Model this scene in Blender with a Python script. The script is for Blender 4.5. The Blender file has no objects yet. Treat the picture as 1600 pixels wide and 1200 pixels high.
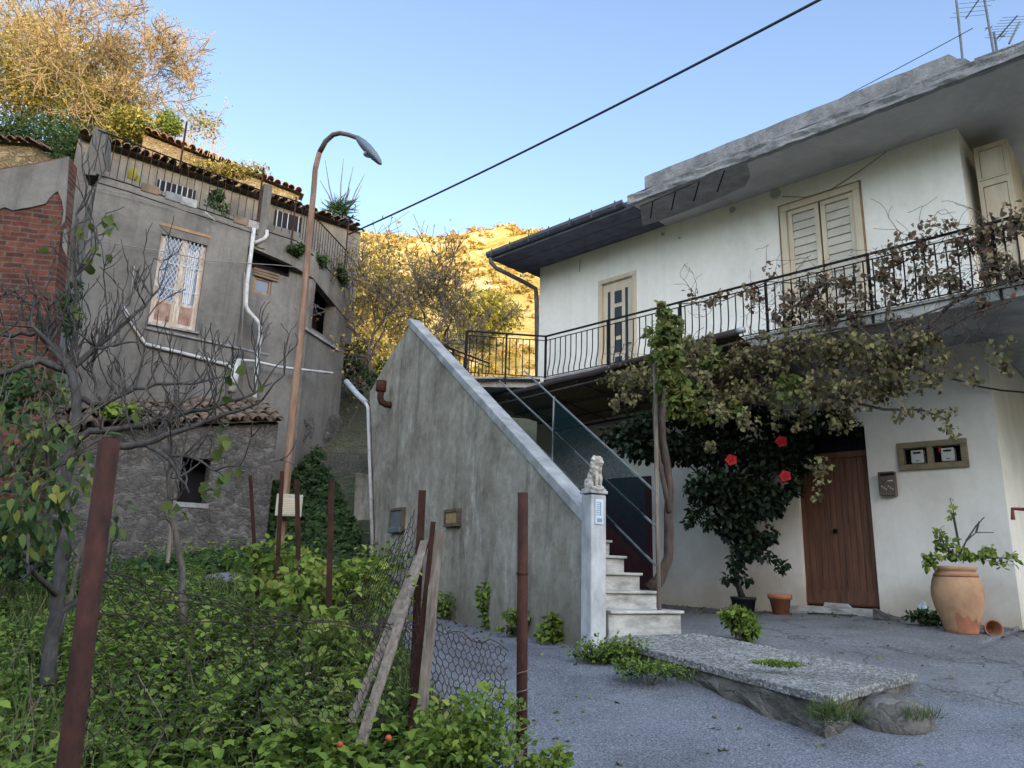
import bpy, math, random
import numpy as np
from math import sin, cos, pi, radians, sqrt
random.seed(7); rng = np.random.default_rng(11)
sc = bpy.context.scene
COL = sc.collection
# ------------------------------------------------------------------ camera frame
F = 1150.0
_up = np.array([140, -4600, 1150.0]); _up /= np.linalg.norm(_up)
_f = np.array([0, 0, 1.0]); _Y = _f - _f.dot(_up) * _up; _Y /= np.linalg.norm(_Y); _X = np.cross(_Y, _up)
M3 = np.array([_X, _Y, _up])                      # photo axes (right, down, forward) -> world
def A(*v): return np.array(v, float)
def ray(px, py):
    v = M3 @ A((px - 800) / F, (py - 600) / F, 1); return v / v[1]
def at(px, py, d): return ray(px, py) * d
def onp(px, py, P, n):
    r = ray(px, py); return r * (np.dot(P, n) / np.dot(r, n))
def atz(px, py, z):
    r = ray(px, py); return r * z / r[2]
def unit(v): return v / np.linalg.norm(v)
UP = A(0, 0, 1)
cam = bpy.data.cameras.new('camera'); cam.sensor_width = 36; cam.lens = 36 * F / 1600
cam.clip_start = .05; cam.clip_end = 3000
co = bpy.data.objects.new('camera', cam); COL.objects.link(co)
from mathutils import Matrix, Vector
R = Matrix([[M3[i][0], -M3[i][1], -M3[i][2]] for i in range(3)])
co.matrix_world = R.to_4x4(); sc.camera = co
# ------------------------------------------------------------------ node helpers
class NT:
    def __init__(s, name, disp=False):
        s.m = bpy.data.materials.new(name); s.m.use_nodes = True; s.t = s.m.node_tree
        s.t.nodes.clear(); s.o = s.t.nodes.new('ShaderNodeOutputMaterial')
        s.pos = s.n('ShaderNodeNewGeometry').outputs['Position']
    def n(s, k, **kw):
        q = s.t.nodes.new(k)
        for a, b in kw.items(): setattr(q, a, b)
        return q
    def l(s, a, b): s.t.links.new(a, b)
    def setv(s, sock, v):
        if isinstance(v, bpy.types.NodeSocket): s.l(v, sock)
        elif isinstance(v, (tuple, list)) and len(v) == 3 and sock.type == 'RGBA': sock.default_value = (*v, 1)
        else: sock.default_value = v
    def mapv(s, sx, sy, sz, vec=None):
        q = s.n('ShaderNodeVectorMath', operation='MULTIPLY'); s.l(vec or s.pos, q.inputs[0]); q.inputs[1].default_value = (sx, sy, sz)
        return q.outputs[0]
    def noise(s, scale, detail=5, rough=.6, vec=None, dist=0):
        q = s.n('ShaderNodeTexNoise'); s.l(vec or s.pos, q.inputs['Vector'])
        q.inputs['Scale'].default_value = scale; q.inputs['Detail'].default_value = detail
        q.inputs['Roughness'].default_value = rough; q.inputs['Distortion'].default_value = dist
        return q.outputs['Fac']
    def vor(s, scale, feature='F1', vec=None, out='Distance'):
        q = s.n('ShaderNodeTexVoronoi', feature=feature); s.l(vec or s.pos, q.inputs['Vector']); q.inputs['Scale'].default_value = scale
        return q.outputs[out]
    def ramp(s, fac, stops):
        q = s.n('ShaderNodeValToRGB'); s.setv(q.inputs[0], fac); e = q.color_ramp.elements
        while len(e) < len(stops): e.new(.5)
        for i, (p, c) in enumerate(stops):
            e[i].position = p; e[i].color = (*c, 1) if isinstance(c, (tuple, list)) else (c, c, c, 1)
        return q.outputs[0]
    def mix(s, fac, a, b, mode='MIX'):
        q = s.n('ShaderNodeMix', data_type='RGBA', blend_type=mode)
        s.setv(q.inputs[0], fac); s.setv(q.inputs[6], a); s.setv(q.inputs[7], b); return q.outputs[2]
    def math(s, op, a, b=0, clamp=False):
        q = s.n('ShaderNodeMath', operation=op, use_clamp=clamp); s.setv(q.inputs[0], a); s.setv(q.inputs[1], b); return q.outputs[0]
    def sepz(s):
        q = s.n('ShaderNodeSeparateXYZ'); s.l(s.pos, q.inputs[0]); return q.outputs
    def dot(s, v):
        q = s.n('ShaderNodeVectorMath', operation='DOT_PRODUCT'); s.l(s.pos, q.inputs[0]); q.inputs[1].default_value = tuple(v); return q.outputs['Value']
    def attr(s, name='face_tone'):
        return s.n('ShaderNodeAttribute', attribute_name=name).outputs['Fac']
    def bump(s, h, strength=.3, dist=.02):
        q = s.n('ShaderNodeBump'); q.inputs['Strength'].default_value = strength; q.inputs['Distance'].default_value = dist
        s.l(h, q.inputs['Height']); return q.outputs[0]
    def pr(s, col, rough=.8, metal=0, nrm=None, spec=.3):
        b = s.n('ShaderNodeBsdfPrincipled'); s.setv(b.inputs['Base Color'], col); s.setv(b.inputs['Roughness'], rough)
        b.inputs['Metallic'].default_value = metal; b.inputs['Specular IOR Level'].default_value = spec
        if nrm is not None: s.l(nrm, b.inputs['Normal'])
        s.l(b.outputs[0], s.o.inputs[0]); s.b = b; return s.m
def simple(name, c, c2=None, scale=8, rough=.7, metal=0, bump=.15, bdist=.005, stretch=(1, 1, 1), spec=.3):
    k = NT(name); c2 = c2 or tuple(x * .6 for x in c)
    v = k.mapv(*stretch)
    f = k.noise(scale, 6, .65, v); col = k.ramp(f, [(.3, c2), (.68, c)])
    return k.pr(col, rough, metal, k.bump(k.noise(scale * 3, 4, .6, v), bump, bdist), spec)
MT = {}
def wallmat(name, stops, scale=.7, streak=.5, streakc=(.1, .1, .09), fine=.25, bump=.25, bd=.01, base=None, runs=0):
    k = NT(name)
    f = k.noise(scale, 8, .65, None, .4); c = k.ramp(f, stops)
    sv = k.mapv(2.6, 2.6, .16)
    st = k.ramp(k.noise(1.6, 7, .65, sv), [(.46, 0.0), (.72, 1.0)])
    c = k.mix(k.math('MULTIPLY', st, streak), c, streakc)
    if runs:
        r1 = k.ramp(k.noise(1.5, 9, .72, k.mapv(1.9, 1.9, .42), .5), [(.52, 0.), (.66, 1.)]); r2 = k.ramp(k.noise(1.1, 5, .6), [(.42, 0.), (.62, 1.)])
        c = k.mix(k.math('MULTIPLY', k.math('MULTIPLY', r1, r2), runs), c, (.58, .55, .49))
        r3 = k.ramp(k.noise(1.4, 9, .72, k.mapv(2.0, 2.0, .22), .4), [(.54, 0.), (.70, 1.)]); c = k.mix(k.math('MULTIPLY', r3, runs * 1.1), c, (.09, .082, .07))
    f2 = k.noise(9, 6, .7); c = k.mix(fine, c, k.ramp(f2, [(.3, .15), (.7, 1.0)]), 'MULTIPLY')
    if base:
        z0, z1, bc, amt = base
        zz = k.math('ADD', k.sepz()[2], k.math('MULTIPLY', k.noise(2.2, 6), .9))
        mp = k.n('ShaderNodeMapRange'); k.l(zz, mp.inputs[0]); mp.inputs[1].default_value = z0 + .45; mp.inputs[2].default_value = z1 + .45
        mp.inputs[3].default_value = amt; mp.inputs[4].default_value = 0
        c = k.mix(mp.outputs[0], c, bc)
    h = k.math('ADD', k.noise(26, 6, .7), k.math('MULTIPLY', k.noise(3, 4), 1.4))
    return k.pr(c, .9, 0, k.bump(h, bump, bd), .15)
MT['plaster'] = wallmat('white_plaster', [(.3, (.60, .575, .52)), (.5, (.74, .715, .65)), (.75, (.79, .77, .705))], .6, .20, (.46, .43, .36), .10, .12, .006, (-.5, .12, (.40, .33, .235), .8))
MT['soffit'] = wallmat('soffit_paint', [(.3, (.33, .33, .33)), (.6, (.46, .46, .45))], .9, .1, (.3, .28, .26), .15, .15)
MT['conc'] = wallmat('stained_concrete', [(.30, (.18, .155, .12)), (.45, (.29, .26, .21)), (.58, (.36, .33, .27)), (.72, (.50, .465, .40))], 1.5, .3, (.105, .095, .08), .45, .5, .012, (-.7, .2, (.12, .108, .075), .6), .75)
MT['render'] = wallmat('grey_cement_render', [(.28, (.095, .09, .083)), (.5, (.16, .152, .138)), (.75, (.215, .205, .187))], .55, .60, (.055, .052, .05), .3, .35, .012, (.0, 1.4, (.13, .125, .12), .6))
MT['oldconc'] = wallmat('old_roof_concrete', [(.3, (.16, .16, .16)), (.5, (.30, .30, .30)), (.72, (.42, .42, .41))], 2.2, .4, (.1, .1, .1), .4, .8, .03)
MT['balc'] = wallmat('balcony_concrete', [(.3, (.3, .3, .29)), (.6, (.5, .49, .46))], 1.5, .4, (.15, .14, .13), .25, .4)
def stone(name, stops, sc_, disp, joint=.5):
    k = NT(name); q = k.n('ShaderNodeTexNoise'); k.l(k.pos, q.inputs['Vector']); q.inputs['Scale'].default_value = 4.5; q.inputs['Detail'].default_value = 4
    sm = k.n('ShaderNodeVectorMath', operation='SCALE'); k.l(q.outputs['Color'], sm.inputs[0]); sm.inputs['Scale'].default_value = .35
    ad = k.n('ShaderNodeVectorMath', operation='ADD'); k.l(k.pos, ad.inputs[0]); k.l(sm.outputs[0], ad.inputs[1]); v = k.mapv(1, 1, 1.9, ad.outputs[0])
    e = k.vor(sc_, 'DISTANCE_TO_EDGE', v); cc = k.vor(sc_, 'F1', v, 'Color'); bw = k.n('ShaderNodeRGBToBW'); k.l(cc, bw.inputs[0])
    c = k.ramp(k.math('ADD', k.math('MULTIPLY', k.noise(3, 8, .75), .75), k.math('MULTIPLY', bw.outputs[0], .25)), stops)
    c = k.mix(.6, c, k.ramp(k.noise(16, 7, .75), [(.3, .3), (.68, 1.)]), 'MULTIPLY')
    c = k.mix(k.math('MULTIPLY', k.ramp(e, [(.0, 1.), (.10, 0.)]), k.math('MULTIPLY', k.ramp(k.noise(2.3, 4), [(.35, 0.), (.6, 1.)]), joint)), c, tuple(x * .5 for x in stops[0][1]))
    h = k.math('ADD', k.math('MULTIPLY', k.ramp(e, [(0, 0.), (.25, 1.)]), .6), k.math('MULTIPLY', k.noise(9, 9, .8), 1.6))
    return k.pr(c, .95, 0, k.bump(h, .9, disp), .1)
MT['rubble'] = stone('rubble_stone', [(.32, (.07, .066, .062)), (.52, (.145, .135, .125)), (.7, (.235, .22, .205))], 6.5, .022, .6)
MT['kerbstone'] = stone('rough_kerb_stone', [(.3, (.12, .11, .095)), (.52, (.22, .205, .18)), (.7, (.33, .31, .275))], 7, .03, .15)
MT['sunstone'] = stone('pale_rubble_stone', [(.3, (.22, .15, .08)), (.5, (.36, .27, .15)), (.7, (.5, .4, .25))], 6, .08, .8)
def speck(name, base, dark, light, scale, rough=.9, patch=None, bump=.5, bd=.006, crack=0):
    k = NT(name)
    c = k.ramp(k.noise(scale, 3, .8), [(.32, dark), (.5, base), (.66, light)])
    c = k.mix(.7, c, k.ramp(k.noise(.8, 9, .7), [(.34, .4), (.48, .8), (.62, 1.0)]), 'MULTIPLY')
    c = k.mix(k.math('MULTIPLY', k.ramp(k.noise(.45, 8, .7, None, 1.), [(.52, 0.), (.66, 1.)]), .35), c, tuple(x * 1.5 for x in base))
    h = k.noise(scale, 3, .8)
    if crack:
        wv = k.n('ShaderNodeVectorMath', operation='ADD'); k.l(k.pos, wv.inputs[0]); q = k.n('ShaderNodeTexNoise'); k.l(k.pos, q.inputs['Vector']); q.inputs['Scale'].default_value = 1.6; q.inputs['Detail'].default_value = 8
        sm = k.n('ShaderNodeVectorMath', operation='SCALE'); k.l(q.outputs['Color'], sm.inputs[0]); sm.inputs['Scale'].default_value = 1.1; k.l(sm.outputs[0], wv.inputs[1])
        e = k.vor(crack, 'DISTANCE_TO_EDGE', wv.outputs[0]); cr = k.ramp(e, [(0, 1.), (.014, 0.)])
        c = k.mix(k.math('MULTIPLY', cr, .5), c, tuple(x * .35 for x in dark)); h = k.math('SUBTRACT', h, cr)
    return k.pr(c, rough, 0, k.bump(h, bump, bd), .2)
MT['asphalt'] = speck('worn_asphalt', (.155, .16, .178), (.05, .053, .062), (.32, .325, .345), 70, .9, None, .6, .006)
MT['court'] = speck('cracked_concrete_paving', (.17, .17, .175), (.09, .09, .09), (.27, .265, .26), 40, .9, None, .6, .012, .55)
MT['path'] = speck('alley_concrete', (.085, .083, .07), (.04, .04, .033), (.13, .125, .11), 30)
MT['soil'] = speck('garden_soil', (.05, .055, .03), (.02, .02, .012), (.09, .085, .05), 12)
def pebble():
    k = NT('pebble_dash_slab'); e = k.vor(55, 'DISTANCE_TO_EDGE'); cc = k.vor(55, 'F1', None, 'Color')
    bw = k.n('ShaderNodeRGBToBW'); k.l(cc, bw.inputs[0])
    c = k.ramp(bw.outputs[0], [(.2, (.14, .135, .125)), (.5, (.30, .29, .275)), (.85, (.48, .47, .45))])
    c = k.mix(k.ramp(e, [(0, .9), (.09, 0.)]), c, (.12, .115, .10))
    c = k.mix(.6, c, k.ramp(k.noise(2, 7, .7), [(.32, .35), (.62, 1.)]), 'MULTIPLY')
    return k.pr(c, .8, 0, k.bump(k.ramp(e, [(0, 0.), (.2, 1.)]), .7, .006), .25)
MT['pebble'] = pebble()
MT['marble'] = simple('veined_white_marble', (.50, .49, .455), (.19, .18, .16), 5, .6, 0, .3, .006, (1, 1, 2.5))
MT['coping'] = simple('grey_stone_coping', (.36, .365, .365), (.15, .152, .15), 3.5, .75, 0, .5, .008)
MT['pillar'] = simple('whitewashed_pillar', (.52, .525, .53), (.22, .225, .23), 4.5, .8, 0, .5, .01, (1, 1, .45))
MT['statue'] = simple('lichened_cast_stone', (.50, .47, .41), (.20, .18, .15), 16, .9, 0, .8, .01)
MT['iron'] = simple('black_painted_iron', (.012, .013, .016), (.008, .008, .009), 20, .7, 0, .1, .002, (1, 1, 1), .1)
MT['rust'] = simple('rusted_steel', (.068, .024, .015), (.018, .008, .007), 16, .92, 0, .9, .006, (1, 1, .5))
MT['rustpaint'] = simple('flaking_orange_paint', (.27, .175, .12), (.11, .055, .035), 5.0, .75, 0, .4, .004, (3, 3, .35))
MT['greymetal'] = simple('galvanised_metal', (.38, .40, .42), (.25, .26, .28), 8, .45, .4)
MT['railgrey'] = simple('greyed_rail_metal', (.22, .245, .25), (.12, .14, .145), 10, .6, .2)
MT['pvc'] = simple('white_pvc_pipe', (.46, .46, .46), (.27, .27, .265), 7, .5, 0, .1)
MT['greypipe'] = simple('grey_drain_pipe', (.40, .42, .45), (.25, .26, .28), 7, .55)
MT['cream'] = simple('cream_painted_wood', (.56, .49, .37), (.43, .36, .26), 3, .65, 0, .3, .003, (3, 3, .6))
MT['slat'] = simple('beige_shutter_slats', (.49, .46, .39), (.38, .35, .29), 4, .65)
MT['edgebrown'] = simple('bare_wood_edge', (.28, .17, .09), (.17, .10, .05), 8, .8)
MT['doorwood'] = simple('brown_stained_planks', (.155, .068, .038), (.06, .026, .017), 3.0, .6, 0, .5, .005, (7, 7, .5), .35)
MT['wood'] = simple('weathered_board', (.25, .205, .165), (.09, .07, .055), 9, .9, 0, .6, .006, (5, 5, .5))
MT['reed'] = simple('old_reed_matting', (.20, .165, .085), (.065, .06, .03), 12, .95, 0, .9, .02, (3, 3, 3))
MT['roll'] = simple('dark_brown_canvas', (.055, .042, .040), (.025, .02, .02), 9, .85)
MT['dark'] = simple('shade_and_joint_black', (.012, .012, .016), (.006, .006, .008), 2, .9)  # near-black stands for unlit depth behind openings; brick joints share it
MT['terra'] = simple('terracotta_clay', (.40, .165, .085), (.24, .10, .06), 7, .85, 0, .4, .004)
MT['urn'] = simple('sandy_glazed_clay', (.46, .27, .15), (.29, .165, .095), 4.5, .8, 0, .4, .004)
MT['potblack'] = simple('black_plastic', (.03, .032, .045), (.018, .02, .028), 8, .45)
MT['bark'] = simple('grey_bark', (.15, .125, .105), (.05, .042, .037), 14, .95, 0, .9, .01, (2, 2, .6))
MT['figbark'] = simple('dark_fig_bark', (.085, .077, .072), (.03, .027, .026), 14, .95, 0, .8, .008, (2, 2, .7))
MT['vinebark'] = simple('vine_bark', (.12, .088, .07), (.035, .027, .023), 16, .95, 0, .9, .01, (3, 3, .4))
MT['goldbark'] = simple('pale_twig_bark', (.34, .24, .12), (.2, .14, .07), 10, .9)
MT['tile'] = simple('old_clay_tiles', (.20, .135, .095), (.06, .055, .038), 3.0, .95, 0, .7, .012)
MT['suntile'] = simple('clay_ridge_tiles', (.36, .21, .13), (.19, .12, .08), 5, .95, 0, .7, .012)
MT['mailbox'] = simple('bronze_painted_metal', (.145, .115, .095), (.08, .062, .052), 14, .5, .3)
MT['meterframe'] = simple('olive_aged_wood', (.25, .21, .13), (.14, .115, .07), 8, .7)
MT['meterbody'] = simple('meter_plastic', (.52, .52, .50), (.42, .42, .40), 8, .5)
MT['red'] = simple('red_plastic', (.45, .03, .03), None, 8, .5)
MT['armbrown'] = simple('brown_arm_paint', (.14, .10, .08), (.09, .065, .05), 5, .7, 0, .05)
MT['orange'] = simple('orange_red_skin', (.42, .08, .025), (.3, .05, .02), 20, .5)
MT['redpaint'] = simple('dark_red_paint', (.22, .05, .05), None, 8, .6)
MT['bluewhite'] = simple('pale_blue_plate', (.50, .56, .62), (.42, .48, .55), 30, .4)
MT['plateline'] = simple('blue_print', (.22, .30, .42), None, 30, .4)
MT['greyfuse'] = simple('grey_box_lid', (.15, .16, .175), (.09, .095, .1), 8, .5)
MT['boxframe'] = simple('rusty_box_frame', (.13, .10, .07), (.06, .045, .03), 12, .8)
MT['yellowed'] = simple('yellowed_label', (.35, .25, .11), (.2, .14, .06), 10, .7)
MT['lampgrey'] = simple('lamp_housing', (.12, .145, .175), (.09, .11, .135), 3, .6, .0, 0)
MT['cable'] = simple('black_cable', (.03, .033, .04), None, 9, .6)
MT['paleline'] = simple('pale_cord', (.22, .21, .195), None, 9, .7)
MT['boxcream'] = simple('cream_cabinet_plastic', (.36, .34, .27), (.27, .25, .2), 6, .6)
MT['maroon'] = simple('maroon_door_paint', (.06, .02, .025), (.03, .012, .015), 5, .6)
MT['bag'] = simple('white_plastic_bag', (.7, .72, .75), (.55, .57, .6), 12, .4)
MT['flower'] = simple('red_petals', (.70, .03, .035), (.5, .012, .02), 20, .6)
MT['rustpanel'] = simple('rust_streaked_white_panel', (.32, .25, .20), (.14, .035, .022), 4.0, .8, 0, .4, .004, (2, 2, .8))
MT['peel'] = simple('peeling_white_frame', (.50, .47, .42), (.27, .16, .09), 5, .8, 0, .4, .004, (3, 3, .6))
MT['curtain'] = simple('white_curtain', (.68, .68, .68), (.38, .39, .42), 5, .9, 0, .6, .02, (6, 6, .4))
MT['eave'] = simple('dark_eave_boards', (.11, .115, .15), (.06, .065, .085), 5, .8, 0, .5, .006, (1, 1, 1))
MT['pignatta'] = wallmat('exposed_slab_bricks', [(.3, (.20, .20, .21)), (.6, (.31, .31, .315))], 3, .2, (.1, .1, .1), .4, .7, .02)
MT['gutter'] = simple('lead_grey_gutter', (.11, .115, .135), (.06, .062, .075), 6, .6, .2)
def glass(name, c=(.10, .14, .20), rough=.15):
    k = NT(name); return k.pr(k.ramp(k.noise(2, 4), [(.35, c), (.7, tuple(x * 1.6 for x in c))]), rough, 0, None, .35)
MT['glass'] = glass('dusty_window_glass', (.07, .10, .155), .3); MT['blackglass'] = glass('black_door_glass', (.012, .014, .02), .2)
def brickmat(name, u, c1, c2, mortar):
    k = NT(name); cx = k.n('ShaderNodeCombineXYZ'); k.l(k.dot(u), cx.inputs[0]); k.l(k.sepz()[2], cx.inputs[1])
    ad = k.n('ShaderNodeVectorMath', operation='ADD'); k.l(cx.outputs[0], ad.inputs[0])
    q = k.n('ShaderNodeTexNoise'); k.l(k.pos, q.inputs['Vector']); q.inputs['Scale'].default_value = 3
    sm = k.n('ShaderNodeVectorMath', operation='SCALE'); k.l(q.outputs['Color'], sm.inputs[0]); sm.inputs['Scale'].default_value = .07; k.l(sm.outputs[0], ad.inputs[1])
    b = k.n('ShaderNodeTexBrick'); k.l(ad.outputs[0], b.inputs['Vector']); b.inputs['Scale'].default_value = 1
    b.inputs['Brick Width'].default_value = .27; b.inputs['Row Height'].default_value = .088; b.inputs['Mortar Size'].default_value = .014
    b.inputs['Color1'].default_value = (*c1, 1); b.inputs['Color2'].default_value = (*c2, 1); b.inputs['Mortar'].default_value = (*mortar, 1)
    c = k.mix(.7, b.outputs['Color'], k.ramp(k.noise(6, 6, .7), [(.3, .25), (.68, 1.)]), 'MULTIPLY')
    h = k.math('SUBTRACT', k.math('MULTIPLY', k.noise(12, 5), .7), b.outputs['Fac'])
    return k.pr(c, .95, 0, k.bump(h, .9, .03), .1)
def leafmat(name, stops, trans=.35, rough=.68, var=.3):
    k = NT(name); a = k.attr('face_tone'); c = k.ramp(a, stops)
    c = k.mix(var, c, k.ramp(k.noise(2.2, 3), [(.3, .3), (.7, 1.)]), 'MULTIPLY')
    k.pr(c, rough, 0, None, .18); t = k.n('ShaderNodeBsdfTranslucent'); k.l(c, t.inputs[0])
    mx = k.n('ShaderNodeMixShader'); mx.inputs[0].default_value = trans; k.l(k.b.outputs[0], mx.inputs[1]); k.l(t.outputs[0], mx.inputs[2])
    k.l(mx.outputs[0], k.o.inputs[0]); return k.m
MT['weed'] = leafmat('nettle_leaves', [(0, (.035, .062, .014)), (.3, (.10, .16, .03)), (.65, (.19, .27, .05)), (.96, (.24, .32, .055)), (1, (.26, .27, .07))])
MT['ivy'] = leafmat('dark_ground_ivy', [(0, (.02, .045, .018)), (.6, (.045, .085, .03)), (1, (.08, .13, .04))])
MT['lime'] = leafmat('yellow_green_leaves', [(0, (.08, .14, .025)), (.5, (.17, .25, .04)), (1, (.30, .34, .06))])
MT['grass'] = leafmat('grass_blades', [(0, (.06, .10, .03)), (.7, (.12, .17, .05)), (1, (.28, .24, .12))])
MT['dry'] = leafmat('withered_vine_leaves', [(0, (.09, .065, .045)), (.3, (.17, .14, .075)), (.6, (.19, .19, .08)), (.85, (.26, .26, .11)), (1, (.30, .21, .11))], .3, .7)
MT['creep'] = leafmat('reddish_creeper_leaves', [(0, (.09, .06, .052)), (.35, (.19, .145, .105)), (.7, (.23, .20, .12)), (.95, (.25, .20, .12)), (1, (.28, .09, .05))], .3, .7)
MT['vinegreen'] = leafmat('green_vine_leaves', [(0, (.06, .09, .025)), (.5, (.13, .165, .04)), (1, (.22, .21, .06))])
MT['hib'] = leafmat('dark_glossy_leaves', [(0, (.010, .018, .012)), (.6, (.022, .038, .020)), (1, (.05, .07, .028))], .2, .4)
MT['loquat'] = leafmat('broad_fruit_tree_leaves', [(0, (.03, .06, .022)), (.6, (.08, .13, .04)), (.9, (.17, .20, .045)), (1, (.3, .28, .06))])
MT['gold'] = leafmat('dry_golden_scrub', [(0, (.13, .12, .03)), (.4, (.31, .25, .06)), (.8, (.50, .37, .10)), (1, (.58, .47, .22))])
MT['goldgreen'] = leafmat('sunlit_green_scrub', [(0, (.10, .11, .025)), (.5, (.27, .25, .05)), (1, (.48, .39, .09))])
MT['scrub'] = leafmat('hillside_scrub_leaves', [(0, (.14, .13, .035)), (.45, (.36, .29, .07)), (.8, (.52, .37, .11)), (1, (.45, .25, .09))], .3, .8)
# ------------------------------------------------------------------ mesh helpers
class MB:
    def __init__(s): s.v = []; s.f = []; s.r = []
    def add(s, vs, fs, r=None):
        o = len(s.v); s.v += [tuple(map(float, p)) for p in vs]; s.f += [tuple(i + o for i in f) for f in fs]
        s.r += [r if r is not None else random.random()] * len(fs); return s
    def box(s, c, u, v, w):       # centre and three half-vectors
        c, u, v, w = map(np.asarray, (c, u, v, w))
        P = [c + a * u + b * v + d * w for d in (-1, 1) for a, b in ((-1, -1), (1, -1), (1, 1), (-1, 1))]
        fs = [(0, 3, 2, 1), (4, 5, 6, 7), (0, 1, 5, 4), (1, 2, 6, 5), (2, 3, 7, 6), (3, 0, 4, 7)]
        if np.dot(np.cross(u, v), w) < 0: fs = [f[::-1] for f in fs]
        return s.add(P, fs)
    def seg(s, a, b, w, h, up=UP):    # square bar between two points
        a, b = np.asarray(a, float), np.asarray(b, float); d = unit(b - a); x = np.cross(d, up)
        if np.linalg.norm(x) < 1e-3: x = np.cross(d, A(1, 0, 0))
        x = unit(x); y = np.cross(x, d); return s.box((a + b) / 2, x * w / 2, y * h / 2, (b - a) / 2)
    def prism(s, poly, ext):          # polygon of 3D points extruded by a vector
        n = len(poly); P = [np.asarray(p, float) for p in poly]; Q = [p + ext for p in P]
        nr = sum((np.cross(P[i] - P[0], P[(i + 1) % n] - P[0]) for i in range(1, n - 1)), A(0, 0, 0))
        fs = [tuple(range(n)), tuple(range(2 * n - 1, n - 1, -1))] + [(i, i + n, (i + 1) % n + n, (i + 1) % n) for i in range(n)]
        if np.dot(nr, ext) > 0: fs = [f[::-1] for f in fs]
        return s.add(P + Q, fs)
    def tube(s, pts, rad, k=6, cap=True, jit=0):
        pts = [np.asarray(p, float) for p in pts]; n = len(pts)
        if not hasattr(rad, '__len__'): rad = [rad] * n
        vs = []; ref = None
        for i, p in enumerate(pts):
            d = unit(pts[min(i + 1, n - 1)] - pts[max(i - 1, 0)] + 1e-9)
            if ref is None: ref = A(1, 0, 0) if abs(d[0]) < .8 else A(0, 1, 0)
            x = unit(np.cross(d, ref)); ref = np.cross(x, d); y = ref
            for j in range(k):
                a = 2 * pi * j / k; r = rad[i] * (1 + (random.random() - .5) * jit); vs.append(p + r * (cos(a) * x + sin(a) * y))
        fs = [(i * k + j, i * k + (j + 1) % k, (i + 1) * k + (j + 1) % k, (i + 1) * k + j) for i in range(n - 1) for j in range(k)]
        if cap: fs += [tuple(range(k))[::-1], tuple(range((n - 1) * k, n * k))]
        return s.add(vs, fs)
    def lathe(s, c, prof, k=28, jit=0):
        vs = []; fs = []
        for r, z in prof:
            for j in range(k):
                a = 2 * pi * j / k; q = r * (1 + jit * (random.random() - .5)); vs.append((c[0] + q * cos(a), c[1] + q * sin(a), c[2] + z))
        for i in range(len(prof) - 1):
            for j in range(k): fs.append((i * k + j, i * k + (j + 1) % k, (i + 1) * k + (j + 1) % k, (i + 1) * k + j))
        fs.append(tuple(range(k))[::-1]); return s.add(vs, fs)
    def grid(s, fn, nu, nv):
        vs = [fn(i / nu, j / nv) for j in range(nv + 1) for i in range(nu + 1)]
        fs = [(j * (nu + 1) + i, j * (nu + 1) + i + 1, (j + 1) * (nu + 1) + i + 1, (j + 1) * (nu + 1) + i) for j in range(nv) for i in range(nu)]
        return s.add(vs, fs)
    def blob(s, c, rx, ry, rz, seg=14, ring=9, jit=0, rot=0):
        vs = []; fs = []
        for i in range(ring + 1):
            t = pi * i / ring
            for j in range(seg):
                a = 2 * pi * j / seg; q = 1 + jit * (random.random() - .5); x = rx * sin(t) * cos(a) * q; y = ry * sin(t) * sin(a) * q
                vs.append((c[0] + x * cos(rot) - y * sin(rot), c[1] + x * sin(rot) + y * cos(rot), c[2] - rz * cos(t) * q))
        for i in range(ring):
            for j in range(seg): fs.append((i * seg + j, i * seg + (j + 1) % seg, (i + 1) * seg + (j + 1) % seg, (i + 1) * seg + j))
        return s.add(vs, fs)
    def build(s, name, mat, parent=None, smooth=False, bevel=0, label=None):
        me = bpy.data.meshes.new(name); off = A(*parent_loc(parent))
        me.from_pydata([tuple(A(*p) - off) for p in s.v], [], s.f); me.materials.append(MT[mat] if isinstance(mat, str) else mat)
        if smooth: me.shade_smooth()
        at_ = me.attributes.new('face_tone', 'FLOAT', 'FACE'); at_.data.foreach_set('value', s.r)
        o = bpy.data.objects.new(name, me); COL.objects.link(o)
        if parent is not None: o.parent = parent
        if bevel:
            b = o.modifiers.new('bevel', 'BEVEL'); b.width = bevel; b.segments = 2; b.limit_method = 'ANGLE'
        if label: o['label'] = label
        return o
def parent_loc(o):
    p = Vector((0, 0, 0))
    while o is not None: p = p + o.location; o = o.parent
    return p
def thing(name, label, cat, loc=(0, 0, 0), group=None):
    o = bpy.data.objects.new(name, None); COL.objects.link(o); o.location = tuple(map(float, loc)); o.empty_display_size = .2
    return tag(o, label, cat, group)
def tag(o, label, cat, group=None, kind=None):
    o['label'] = label; o['category'] = cat
    if group: o['group'] = group
    if kind: o['kind'] = kind
    return o
def struct(o, label, cat): return tag(o, label, cat, None, 'structure')
def arrays_mesh(name, V, Fc, face_tone, mat, parent=None):
    V = np.asarray(V, np.float32).reshape(-1, 3); off = np.array(parent_loc(parent), np.float32)
    me = bpy.data.meshes.new(name); nf, kf = Fc.shape
    me.vertices.add(len(V)); me.vertices.foreach_set('co', (V - off).ravel())
    me.loops.add(nf * kf); me.loops.foreach_set('vertex_index', Fc.astype(np.int32).ravel())
    me.polygons.add(nf); me.polygons.foreach_set('loop_start', np.arange(0, nf * kf, kf, dtype=np.int32))
    me.materials.append(MT[mat] if isinstance(mat, str) else mat)
    a = me.attributes.new('face_tone', 'FLOAT', 'FACE'); a.data.foreach_set('value', np.asarray(face_tone, np.float32))
    me.update(calc_edges=True)
    o = bpy.data.objects.new(name, me); COL.objects.link(o)
    if parent is not None: o.parent = parent
    return o
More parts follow.
